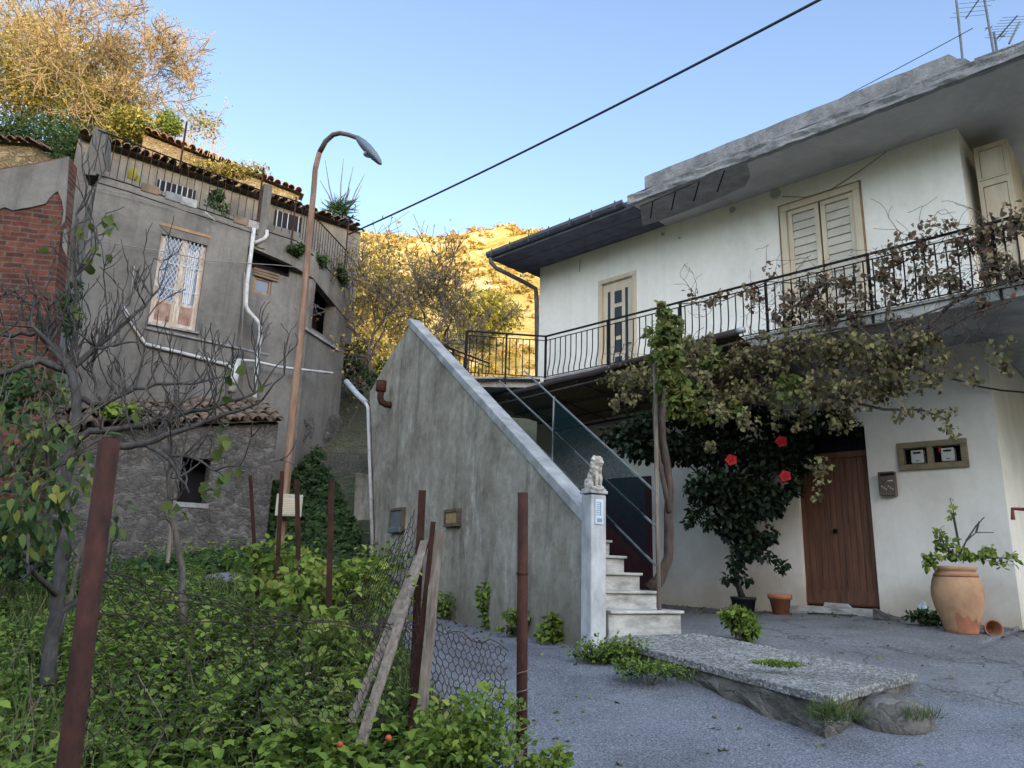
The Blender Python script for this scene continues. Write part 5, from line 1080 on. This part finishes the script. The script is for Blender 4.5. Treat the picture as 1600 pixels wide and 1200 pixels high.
for i in range(5): q = p + UP * (.09 * i - .1); m.tube([q + A(.034 * cos(a), .034 * sin(a), .01 * a) for a in np.linspace(0, 6.5, 14)], .003, 4)
m.tube([p + UP * .0 + A(0, -.035, 0), p + A(-.02, -.05, -.1), p + A(-.03, -.05, -.25)], [.012, .02, .008], 5); tag(m.build('rag_tie', 'wood'), 'knotted pale cord and rag tied low round the tube post by the lane', 'cord')
# ------------------------------------------------------------------ TREES AND GARDEN
fig = thing('fig_tree', 'bare grey-limbed fig tree with a few yellow-green leaves in front of the shed', 'tree', at(85, 1010, 4.6))
m = MB(); tips = []
def limb(pts, r0, r1, d0, d1=None, tw=0, up=.25, L=.28):
    P = [at(x, y, d0 + ((d1 or d0) - d0) * i / (len(pts) - 1)) for i, (x, y) in enumerate(pts)]; Q = []
    for i in range(len(P) - 1):
        for k in range(3): Q.append(P[i] + (P[i + 1] - P[i]) * k / 3 + rng.normal(size=3) * .006)
    Q.append(P[-1]); m.tube(Q, np.linspace(r0, r1, len(Q)), 7, True, .15)
    for i in range(tw):
        q = Q[random.randint(len(Q) // 4, len(Q) - 1)]; branches(m, q, A(random.uniform(-.8, .8), random.uniform(-.5, .5), random.uniform(.1, 1)), L * random.uniform(.5, 1.3), max(.007, r1 * .85), 2, .5, 2, up, .25, tips, 3, .62, 5, None, .0035)
limb([(72, 1075), (78, 1020), (90, 930), (97, 850), (100, 770), (112, 700), (118, 640), (112, 575)], .044, .028, 4.6, 4.7, 8)
limb([(112, 690), (140, 676), (200, 668), (254, 655), (320, 640), (380, 622), (425, 598)], .028, .007, 4.7, 5.0, 16)
limb([(110, 720), (187, 698), (227, 694), (256, 680), (320, 660), (370, 640), (410, 625)], .028, .007, 4.6, 4.6, 12)
limb([(227, 696), (258, 712), (275, 735), (295, 770)], .017, .006, 4.6, 4.5, 5, .05)
limb([(258, 712), (300, 712), (330, 730), (350, 745)], .011, .004, 4.6, 4.5, 4, .05)
limb([(115, 620), (160, 632), (200, 612), (240, 600), (300, 600), (350, 588)], .02, .006, 4.8, 5.1, 14)
limb([(112, 575), (150, 545), (190, 508), (225, 480), (246, 455)], .022, .006, 4.7, 4.9, 12)
limb([(112, 580), (60, 560), (20, 578), (-30, 590)], .03, .015, 4.7, 4.5, 8)
limb([(105, 560), (80, 535), (60, 520), (20, 523), (-30, 530)], .02, .01, 4.7, 4.6, 8)
limb([(112, 575), (105, 552), (75, 535), (68, 500), (50, 470)], .022, .008, 4.7, 4.7, 8)
limb([(112, 575), (117, 500), (118, 430), (119, 350), (122, 330)], .014, .004, 4.7, 4.7, 6)
limb([(118, 430), (140, 402), (155, 380)], .008, .003, 4.7, 4.7, 3)
limb([(150, 545), (180, 540), (215, 533), (225, 520)], .01, .004, 4.7, 4.8, 5)
limb([(160, 632), (150, 600), (135, 575), (150, 545)], .012, .005, 4.8, 4.8, 6)
m.build('trunk', 'figbark', fig, True)
L = LF()
for x, y, n in ((150, 338, 3), (160, 348, 3), (98, 355, 2), (125, 368, 2), (88, 395, 1), (155, 392, 2), (150, 410, 3), (118, 482, 2), (20, 505, 2), (365, 592, 3), (345, 605, 2), (350, 680, 3), (345, 665, 3), (338, 758, 4), (355, 745, 3), (330, 770, 2), (270, 790, 2), (260, 805, 2), (300, 760, 1), (210, 640, 2), (395, 585, 2), (340, 690, 3), (60, 640, 3), (30, 560, 3)):
    c = at(x, y, 4.7); L.put(c + rng.normal(size=(n, 3)) * .04, rng.normal(size=(n, 3)) + A(.3, 0, -.9), rng.normal(size=(n, 3)) * .5 + A(0, -1, .4), np.full(n, .078) * rng.uniform(.7, 1.25, n), CURL, rng.uniform(.1, .6, n))
L.build('leaves', 'vinegreen', fig)
sl = thing('young_tree', 'slender grey-trunked young tree standing before the shed window', 'tree', at(285, 962, 5.4)); m = MB()
limb([(285, 975), (284, 900), (278, 850), (266, 800), (264, 745), (270, 700), (258, 660), (250, 630)], .026, .012, 5.4, 5.4, 6)
limb([(266, 790), (275, 740), (290, 700)], .010, .004, 5.4, 5.4, 4); m.build('trunk', 'bark', sl, True)
for nm, pts, r, lb, d in (('thin_tree', [(90, 1000), (118, 900), (145, 800), (150, 720), (160, 660)], .018, 'thin pale stem rising just behind the thick rusty post', 5.6), ('thin_tree', [(43, 900), (44, 840), (40, 780), (35, 740)], .012, 'thin straight stem at the far left before the shed wall', 6.0)):
    t = thing(nm, lb, 'tree', at(*pts[0], d)); m = MB(); limb(pts, r, r * .4, d, d, 5); m.build('trunk', 'bark', t, True)
tag(MB().tube([at(262, 880, 8.6), at(270, 800, 8.6), at(272, 770, 8.6)], .022, 6).build('stake', 'wood'), 'broken wooden stake leaning by the stone shed wall', 'stake')
lq = thing('fruit_tree', 'leafy low fruit tree with broad drooping leaves at the far left edge', 'tree', at(-40, 900, 3.6)); m = MB()
limb([(-60, 1000), (-45, 850), (-20, 760), (20, 720), (70, 690)], .035, .010, 3.6, 3.7, 6); limb([(-20, 760), (40, 770), (90, 760)], .012, .005, 3.6, 3.7, 5); limb([(20, 720), (60, 740), (110, 720), (150, 700)], .01, .004, 3.7, 3.75, 5); m.build('trunk', 'bark', lq, True)
L = LF()
for x, y, rx, ry, n in ((15, 700, .18, .16, 60), (55, 690, .14, .12, 46), (90, 680, .1, .08, 24), (130, 700, .08, .08, 14), (20, 770, .18, .16, 70), (70, 760, .16, .12, 50), (50, 810, .18, .1, 40), (110, 770, .08, .1, 14), (140, 740, .07, .1, 12), (10, 640, .14, .1, 20), (180, 800, .04, .06, 8), (0, 840, .15, .1, 30)):
    n_ = int(n * 1.25); c = at(x, y, 3.7); d = rng.normal(size=(n_, 3)); L.put(c + d * A(rx, rx, ry) * .6, d * .5 + A(0, 0, -.9), d * .4 + A(0, -.8, .5), rng.uniform(.045, .085, n_), (OVATE[0] * A(.7, 1, 1), OVATE[1]))
L.build('leaves', 'loquat', lq)
# ground cover --------------------------------------------------------------
def plants(pts, h, nl, size, L, tpl=OVATE, tone=0.):
    for (x, y) in pts:
        z = Hs(x, y); hh = h * random.uniform(.45, 1.3) * float(np.clip(.75 + .75 * wob(x, y, 1.35, 9), .35, 1.6)); n = max(3, int(nl * random.uniform(.6, 1.3))); q = rng.random(n) ** .7
        lean = rng.normal(size=2) * .18; P = np.c_[x + lean[0] * q * hh, y + lean[1] * q * hh, z + q * hh]; a = rng.random(n) * 6.28
        D = np.c_[np.cos(a), np.sin(a), rng.normal(size=n) * .3 - .12]; P = P + D * .015; Nn = np.c_[rng.normal(size=(n, 2)) * .25, np.ones(n)]
        L.put(P, D, Nn, size * rng.uniform(.6, 1.35, n) * (1.1 - .35 * q), tpl, np.clip(.12 + .55 * q * (hh / h) * .85 + tone + .03 + .30 * float(wob(x, y, .9, 2)) + rng.normal(size=n) * .15, 0, 1))  # shade between plants put into leaf tone: darker low and in patches
def ok(x, y):
    p = A(x, y, 0)
    if x > rl(y) - .08: return False
    if (p - LP).dot(LN) < AO + .05 and x < -3: return False
    if (p - SP).dot(SN) > -.12 and y > 6.9: return False
    if -3.75 < x < -2.2 and 9.5 < y < 11.5: return False
    return True
def scatter(n, x0, x1, y0, y1):
    out = []
    for _ in range(n):
        x, y = random.uniform(x0, x1), random.uniform(y0, y1)
        if ok(x, y) and abs(x) < .82 * y + .6: out.append((x, y))
    return out
L = LF()
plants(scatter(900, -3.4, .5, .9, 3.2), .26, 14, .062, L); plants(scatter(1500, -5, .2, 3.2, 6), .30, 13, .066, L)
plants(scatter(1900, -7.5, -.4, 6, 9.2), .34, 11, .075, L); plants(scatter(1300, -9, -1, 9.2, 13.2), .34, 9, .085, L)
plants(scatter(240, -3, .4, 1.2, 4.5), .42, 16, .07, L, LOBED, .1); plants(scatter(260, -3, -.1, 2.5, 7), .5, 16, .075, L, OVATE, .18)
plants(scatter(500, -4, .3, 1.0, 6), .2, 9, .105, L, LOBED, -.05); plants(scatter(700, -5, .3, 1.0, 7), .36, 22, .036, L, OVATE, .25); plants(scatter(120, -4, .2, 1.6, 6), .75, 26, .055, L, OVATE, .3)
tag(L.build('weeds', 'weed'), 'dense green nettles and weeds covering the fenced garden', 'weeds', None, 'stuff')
L = LF()
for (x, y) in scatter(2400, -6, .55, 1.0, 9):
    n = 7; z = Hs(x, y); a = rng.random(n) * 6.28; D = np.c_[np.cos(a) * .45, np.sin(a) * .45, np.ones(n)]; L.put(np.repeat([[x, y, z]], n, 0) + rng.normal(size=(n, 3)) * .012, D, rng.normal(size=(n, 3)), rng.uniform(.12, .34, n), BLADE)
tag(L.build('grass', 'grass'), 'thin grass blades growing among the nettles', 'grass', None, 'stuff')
m = MB()
for (x, y) in scatter(260, -4.5, .35, 1.2, 8):
    z = Hs(x, y); a = A(x, y, z + .05); d = A(random.uniform(-.5, .5), random.uniform(-.5, .5), random.uniform(.15, .8)); L_ = random.uniform(.2, .6); m.tube([a, a + d * L_ * .5 + A(.02, 0, .02), a + d * L_], [.004, .003, .0015], 4)
tag(m.build('dead_stems', 'wood'), 'thin dead stems and twigs standing among the weeds', 'stems', None, 'stuff')
L = LF()
for _ in range(620):
    if random.random() < .45: s_ = random.uniform(-4, 3.6); p = fp(s_, random.uniform(.02, .5) ** 1.5 * 3)
    elif random.random() < .6: p = sp(random.uniform(.2, 7), -random.uniform(.02, .6))
    else: p = A(random.uniform(.2, 5.5), random.uniform(3.6, 7.5), 0)
    n = 1 + int(random.random() < .3); z = Hs(p[0], p[1]) + (.062 if inside(p) else .02); L.put(np.repeat([[p[0], p[1], z]], n, 0) + rng.normal(size=(n, 3)) * A(.03, .03, .002), rng.normal(size=(n, 3)) * A(1, 1, .15), np.repeat([[0, 0, 1.]], n, 0) + rng.normal(size=(n, 3)) * .3, rng.uniform(.02, .055, n), CURL)
tag(L.build('fallen_leaves', 'dry'), 'scattered dry fallen leaves on the lane and paving', 'leaves', None, 'stuff')
L = LF()
for _ in range(16000):
    x, y = random.uniform(-5.4, -1.7), random.uniform(10.4, 18.5)
    p = A(x, y, 0)
    if (p - SP).dot(SN) > -.1 or ((p - LP).dot(LN) < BOFF + .03 and ls(p) < sBD) or ((p - K).dot(nD) < .05 and (p - K).dot(dD) > tB): continue
    if (p - LP).dot(LN) < AO and ls(p) < sb + .05: continue
    if abs(x + 3.2) < .42 and y > 16.6: continue
    n = 5; z = Hs(x, y); P = A(x, y, z) + rng.normal(size=(n, 3)) * A(.06, .06, .03) + A(0, 0, .05 + .12 * random.random()); L.put(P, rng.normal(size=(n, 3)) + A(.2, -.6, -.2), rng.normal(size=(n, 3)) * .4 + A(.2, -.7, .7), rng.uniform(.05, .1, n), LOBED)
tag(L.build('ivy', 'ivy'), 'dark ivy and creeping plants covering the bank below the alley', 'ivy', None, 'stuff')
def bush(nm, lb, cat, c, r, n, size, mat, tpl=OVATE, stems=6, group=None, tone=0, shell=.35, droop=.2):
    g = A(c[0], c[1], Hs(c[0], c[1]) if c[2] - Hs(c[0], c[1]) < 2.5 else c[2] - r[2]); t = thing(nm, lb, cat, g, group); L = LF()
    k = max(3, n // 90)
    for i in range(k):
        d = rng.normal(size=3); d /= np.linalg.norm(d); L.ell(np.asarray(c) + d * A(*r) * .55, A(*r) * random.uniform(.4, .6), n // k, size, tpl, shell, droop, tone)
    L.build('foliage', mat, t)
    if not stems: return t
    m = MB()
    for i in range(stems): branches(m, g + rng.normal(size=3) * A(.004, .004, 0), A(random.uniform(-.5, .5) * r[0], random.uniform(-.5, .5) * r[1], r[2] * 1.3), min(max(.08, (c[2] - g[2]) * .55), .8 * r[2] + .05), .006, 2, .5, 2, .1, .2)
    m.build('stems', 'bark', t); return t
bush('evergreen_shrub', 'dark tangled evergreen shrub at the foot of the ruined brick wall', 'shrub', at(25, 610, 8.6), (.75, .5, .55), 1500, .07, 'ivy', OVATE, 6, None, .1)
bush('evergreen_shrub', 'dark narrow shrub in the gap between brick wall and grey house', 'shrub', at(112, 480, 10.6), (.14, .2, .5), 500, .07, 'ivy', OVATE, 3, None, .05)
bush('evergreen_shrub', 'low dark shrub on the ground left of the shed wall', 'shrub', at(20, 850, 7.5), (.6, .4, .4), 900, .07, 'ivy', OVATE, 6, None, 0)
bush('weed_bush', 'bright green leafy bush behind the thin posts at the lamp foot', 'bush', at(430, 880, 6.6), (.42, .35, .30), 900, .062, 'lime', OVATE, 6, None, -.1)
bush('weed_bush', 'bright yellow-green bush right of the post standing alone', 'bush', at(560, 920, 5.6), (.32, .3, .26), 700, .058, 'lime', OVATE)
bush('weed_bush', 'heart-leaved green bush left of the diagonal planks', 'bush', at(525, 1020, 4.6), (.22, .3, .26), 380, .075, 'lime', OVATE, 5, None, -.15)
bush('weed_bush', 'yellow-green bush round the upright tube post by the lane', 'bush', at(745, 1140, 3.75), (.32, .26, .20), 1500, .034, 'lime', OVATE, 8, None, -.15)
bush('weed_bush', 'small yellow-green bush at the bottom edge right of the tube post', 'bush', at(850, 1190, 3.75), (.13, .16, .14), 520, .032, 'lime', OVATE, 4, None, -.1)
bush('weed_bush', 'leafy green bush by the thin stems in the middle of the garden', 'bush', at(480, 930, 5.4), (.36, .3, .28), 620, .065, 'weed', OVATE, 5, None, .2)
bush('dry_plant', 'pale dry weeds in front of the stair wall end', 'weeds', at(600, 880, 6.5), (.3, .3, .3), 260, .045, 'grass', OVATE, 24, None, .1, .2)
bush('wall_plant', 'tall green weed growing up the foot of the stair wall', 'plant', at(768, 942, 8.9), (.15, .14, .34), 600, .065, 'weed', OVATE, 4, None, -.05)
bush('wall_plant', 'broad-leaved weed at the stair wall close to the pillar', 'plant', at(868, 990, 7.5), (.22, .14, .19), 520, .065, 'weed', OVATE, 4, None, 0)
bush('wall_plant', 'low green weeds along the lane below the stair wall', 'plant', at(815, 972, 8.1), (.45, .16, .12), 460, .06, 'weed', OVATE, 4, None, .1)
bush('wall_plant', 'low scruffy weeds at the far foot of the stair wall', 'plant', at(712, 945, 9.7), (.55, .2, .18), 460, .06, 'weed', OVATE, 4, None, 0)
bush('trailing_plant', 'trailing mixed weeds hanging over the left end of the platform edge', 'plant', at(962, 1016, 6.6), (.42, .22, .12), 1300, .032, 'weed', OVATE, 5, None, -.1)
bush('trailing_plant', 'sprawling weeds lower down along the platform base by the lane', 'plant', at(1020, 1046, 6.0), (.34, .2, .09), 900, .028, 'weed', OVATE, 5, None, -.15)
bush('grass_tuft', 'grass tuft at the front corner of the platform beside the boulder', 'grass', at(1296, 1122, 4.82), (.26, .1, .07), 420, .085, 'grass', BLADE, 0, None, 0, .1, -1.2)
bush('grass_tuft', 'small grass tuft growing at the foot of the boulder', 'grass', at(1430, 1118, 5.1), (.24, .08, .05), 260, .07, 'grass', BLADE, 0, None, 0, .1, -1.2)
bush('yard_plant', 'bushy green plant growing from the paving behind the platform', 'plant', at(1152, 975, 7.35), (.19, .17, .16), 620, .06, 'weed', OVATE, 5, None, .0)
bush('sedum_mat', 'flat yellow-green sedum patch growing on the pebble slab', 'plant', at(1215, 1036, 5.65) + UP * .0, (.24, .05, .018), 700, .018, 'lime', OVATE, 0, None, -.1)
bush('low_plant', 'dark low weeds at the wall foot left of the urn', 'plant', at(1445, 965, 8.75), (.30, .12, .09), 260, .06, 'ivy', OVATE, 4, None, .1)
m = MB()
for x, y in ((531, 1163), (607, 1153)):
    c = at(x, y, 3.1); o = MB().blob(c, .013, .013, .012, 12, 8).build('red_fruit', 'orange', None, True); tag(o, {531: 'small red fruit in the weeds, left one of the two', 607: 'small red fruit in the weeds, right one near the plank'}[x], 'fruit', 'red fruits among the weeds')
# plants on the old house
for x, y, off, r, lb in ((60, 610, None, (.5, .4, .3), 'green mossy plant clump on the left end of the shed roof'), (185, 640, None, (.4, .3, .12), 'flat moss clump over the middle of the shed tiles')):
    bush('roof_plant', lb, 'plant', at(x, y, 11.6), r, 420, .08, 'weed', LOBED, 3, None, .1)
for f, r, lb in ((lpx(463, 388, .05), (.16, .14, .12), 'green tuft on the terrace edge beside the lamp pole'), (dpx(500, 410, .03), (.2, .25, .12), 'grassy tuft in the middle of the side terrace edge'), (dpx(532, 432, .05), (.12, .3, .2), 'grassy green clump hanging from the right end of the terrace'), (lpx(335, 318, -.15), (.25, .15, .3), 'dark leafy plant at the terrace railing above the wired window')):
    bush('terrace_plant', lb, 'plant', f, tuple(1.35 * q for q in r), 460, .08, 'ivy', OVATE, 3, None, .3)
t = thing('cactus', 'pale prickly pear pads standing behind the terrace railing', 'cactus', lpx(205, 290, -.2)); m = MB()
for x, y, a, b in ((207, 272, .1, .16), (200, 286, .09, .12), (213, 283, .08, .12)): m.blob(lpx(x, y, -.2), a, .03, b, 10, 8)
m.build('pads', 'goldgreen', t, True)
t = thing('spiky_plant', 'spiky agave-like plant with tall dry stalks on the far terrace corner', 'plant', at(530, 335, 18.5)); L = LF(); n = 170; c = at(530, 332, 18.5); d = rng.normal(size=(n, 3)); d[:, 2] = abs(d[:, 2]) * .8; L.put(np.repeat([c], n, 0) + rng.normal(size=(n, 3)) * .12, d, rng.normal(size=(n, 3)), rng.uniform(.3, .6, n), (BLADE[0] * A(1.6, 1, 1), BLADE[1])); L.build('leaves', 'ivy', t)
m = MB()
for x0, y0, x1, y1 in ((522, 330, 500, 282), (524, 330, 508, 250), (532, 330, 537, 248), (535, 330, 545, 285), (540, 332, 565, 290), (542, 335, 570, 272), (536, 330, 552, 260)): a, b = at(x0, y0, 18.5), at(x1, y1, 18.5); m.tube([a, (a + b) / 2 + rng.normal(size=3) * .05, b], [.02, .015, .006], 4)
m.build('stalks', 'bark', t)
# trees above the old house ---------------------------------------------------
def bare(nm, lb, base, d, Lh, r, depth, mat='goldbark', leaf=None, nleaf=0, lsize=.12, spread=.5, group=None, k=3, up=.1, minr=.006):
    t = thing(nm, lb, 'tree', base, group); m = MB(); tips = []; branches(m, base, d, Lh, r, depth, spread, k, up, .18, tips, 4, .72, 5, None, minr); m.build('trunk', mat, t)
    if leaf and tips:
        P = np.array([q[0] for q in tips]); idx = rng.integers(0, len(P), nleaf); P = P[idx] + rng.normal(size=(nleaf, 3)) * .18; L = LF(); L.put(P, rng.normal(size=(nleaf, 3)) + A(0, 0, -.4), rng.normal(size=(nleaf, 3)), rng.uniform(.6, 1.4, nleaf) * lsize, CARD); L.build('crown', leaf, t)
    return t
bare('bare_tree', 'large bare tree with sunlit golden twigs rising at the upper left', at(-70, 250, 23), A(.30, .1, .9), 2.9, .17, 6, 'goldbark', 'gold', 5000, .07, .55, None, 3, .04, .011)
bare('bare_tree', 'spreading bare tree with fine twigs reaching right over the tiled roof', at(85, 235, 22), A(.6, .1, .75), 2.25, .10, 6, 'goldbark', 'gold', 3200, .06, .5, None, 4, .02, .010)
for x, y, d, r, n, mt, lb in ((0, 120, 23, (2.6, 1.5, 2.0), 3200, 'gold', 'golden dry bush high at the left picture edge'), (85, 150, 23, (2.0, 1.5, 1.4), 2400, 'gold', 'golden dry bush below the bare tree crown'), (60, 80, 24, (2.0, 1.5, 1.5), 1500, 'gold', 'sparse golden foliage high among the bare twigs, left'), (150, 110, 23, (1.9, 1.4, 1.3), 1300, 'gold', 'sparse golden foliage among the bare twigs, right'), (165, 175, 22, (1.7, 1.4, 1.2), 2000, 'goldgreen', 'olive sunlit bush right of the golden bushes'), (215, 205, 20.5, (1.3, 1, .7), 1300, 'goldgreen', 'small olive bush just behind the upper tiled roof'), (70, 225, 17, (1.3, 1, .9), 1500, 'ivy', 'dark green ivy bush over the crumbling left wall'), (120, 250, 15.5, (.9, .8, .9), 1300, 'ivy', 'dark ivy bush filling the gap left of the grey house'), (10, 215, 17, (1.0, .8, .5), 700, 'ivy', 'shaded green bush at far left over the tiled wall'), (266, 192, 20.5, (.4, .4, .5), 420, 'lime', 'small bright yellow-green bush on the tiled ridge')):
    bush('hill_bush', lb, 'bush', at(x, y, d), r, int(n * 3.2), .075 if r[0] > .8 else .07, mt, CARD if mt != 'ivy' else OVATE, 3)
bush('roof_grass_clump', 'dry golden plants growing along the roof between the two tiled edges', 'plant', at(345, 262, 18.6), (1.5, .5, .22), 1300, .07, 'gold', CARD, 4)
t = thing('ridge_plant', 'tall dry weeds growing on the tiled ridge of the upper house', 'weeds', at(310, 235, 20.3)); m = MB()
for i in range(26): x = random.uniform(282, 355); b = at(x, 195 + (x - 226) * .4, 20.3); m.tube([b - UP * .2, b + UP * random.uniform(.3, 1.3) + A(random.uniform(-.3, .5), 0, 0)], [.014, .006], 3)
m.build('stalks', 'goldbark', t); L = LF(); L.ell(at(315, 195, 20.3), (.8, .3, .7), 240, .08, CARD, .1); L.build('leaves', 'goldgreen', t)
bare('bare_shrub', 'grey bare shrub tangle rising behind the head of the staircase', at(640, 560, 17.5) - UP * .8, A(.05, .1, 1), 1.5, .08, 5, 'bark', 'scrub', 500, .08, .6, None, 4, .08, .007)
bare('bare_shrub', 'leaning bare shrub between the grey house and the staircase head', at(590, 600, 17.0) - UP * .5, A(-.1, .1, 1), 1.5, .08, 5, 'bark', 'gold', 700, .08, .6, None, 4, .08, .007)
bare('bare_shrub', 'low bare shrub behind the landing railing', at(700, 540, 19) - UP * .8, A(.2, .1, 1), 1.1, .06, 5, 'bark', 'scrub', 500, .08, .65, None, 4, .05, .006)
bush('hill_bush', 'golden leafed tree glowing beside the right end of the grey house', 'bush', at(590, 470, 29), (2.6, 2, 3.0), 9000, .13, 'gold', CARD, 6)
bush('hill_bush', 'golden bush lower beside the grey house end', 'bush', at(572, 560, 27), (1.2, 1, 1.6), 3200, .12, 'gold', CARD, 4)
bush('hill_bush', 'dark green bush in the shade at the top of the alley', 'bush', at(556, 575, 19.5), (.5, .8, .9), 1100, .11, 'ivy', OVATE, 4)
bush('hill_bush', 'dark green bush overhanging the rear end of the stair wall', 'bush', at(592, 585, 15.2), (.35, .5, .35), 600, .08, 'ivy', OVATE, 4)
bush('hill_bush', 'round yellow-green bush on the slope above the landing railing', 'bush', at(755, 490, 42), (2.6, 2.2, 1.6), 5000, .16, 'goldgreen', CARD, 4)
L = LF()
for _ in range(2300):
    y = 31 + 62 * random.random() ** 1.1; x = random.uniform(-.42 * y - 4, .16 * y + 4); dens = float(wob(x, y, .21, 6))
    if dens < .0 and random.random() < .85: continue
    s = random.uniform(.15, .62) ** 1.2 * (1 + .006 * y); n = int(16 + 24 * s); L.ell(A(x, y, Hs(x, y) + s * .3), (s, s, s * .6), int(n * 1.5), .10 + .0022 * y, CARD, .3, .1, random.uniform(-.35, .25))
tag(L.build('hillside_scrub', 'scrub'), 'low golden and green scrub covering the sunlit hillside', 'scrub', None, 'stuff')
# ------------------------------------------------------------------ LIGHT
SUN_EL, SUN_ROT = radians(11), None
ld_ = unit(A(-.35, .94, 0)); ldir = A(ld_[0] * cos(SUN_EL), ld_[1] * cos(SUN_EL), -sin(SUN_EL))
sun = bpy.data.lights.new('sun', 'SUN'); sun.energy = 5.0; sun.angle = radians(.5); sun.color = (1.0, .82, .52)
so = bpy.data.objects.new('sun', sun); COL.objects.link(so); so.rotation_euler = Vector(tuple(-ldir)).to_track_quat('Z', 'Y').to_euler(); so.location = (20, -40, 40)
w = bpy.data.worlds.new('World'); sc.world = w; w.use_nodes = True; nt = w.node_tree
bg = nt.nodes['Background']; sk = nt.nodes.new('ShaderNodeTexSky'); sk.sky_type = 'NISHITA'; sk.sun_disc = False
sk.sun_elevation = SUN_EL; sk.sun_rotation = math.atan2(-ldir[0], -ldir[1]); sk.altitude = 200; sk.air_density = 1.0; sk.dust_density = .4; sk.ozone_density = 2.0
# extra warm boost on the sun-side sky, added to fill the shaded village
tc = nt.nodes.new('ShaderNodeTexCoord'); dt_ = nt.nodes.new('ShaderNodeVectorMath'); dt_.operation = 'DOT_PRODUCT'; nt.links.new(tc.outputs['Generated'], dt_.inputs[0]); dt_.inputs[1].default_value = (-ldir[0], -ldir[1], .25)
mr = nt.nodes.new('ShaderNodeMapRange'); mr.interpolation_type = 'SMOOTHSTEP'; nt.links.new(dt_.outputs['Value'], mr.inputs[0]); mr.inputs[1].default_value = -.25; mr.inputs[2].default_value = .75
mx_ = nt.nodes.new('ShaderNodeMix'); mx_.data_type = 'RGBA'; nt.links.new(mr.outputs[0], mx_.inputs[0]); mx_.inputs[6].default_value = (1.12, .965, .94, 1); mx_.inputs[7].default_value = (4.9, 3.55, 2.7, 1)
ml = nt.nodes.new('ShaderNodeMix'); ml.data_type = 'RGBA'; ml.blend_type = 'MULTIPLY'; ml.inputs[0].default_value = 1; nt.links.new(sk.outputs[0], ml.inputs[6]); nt.links.new(mx_.outputs[2], ml.inputs[7])
nt.links.new(ml.outputs[2], bg.inputs[0]); bg.inputs[1].default_value = .5
sc.view_settings.view_transform = 'Standard'; sc.view_settings.look = 'None'; sc.view_settings.exposure = 0; sc.view_settings.gamma = 1
cy = sc.cycles; cy.max_bounces = 6; cy.diffuse_bounces = 4; cy.transparent_max_bounces = 12; cy.caustics_reflective = False; cy.caustics_refractive = False
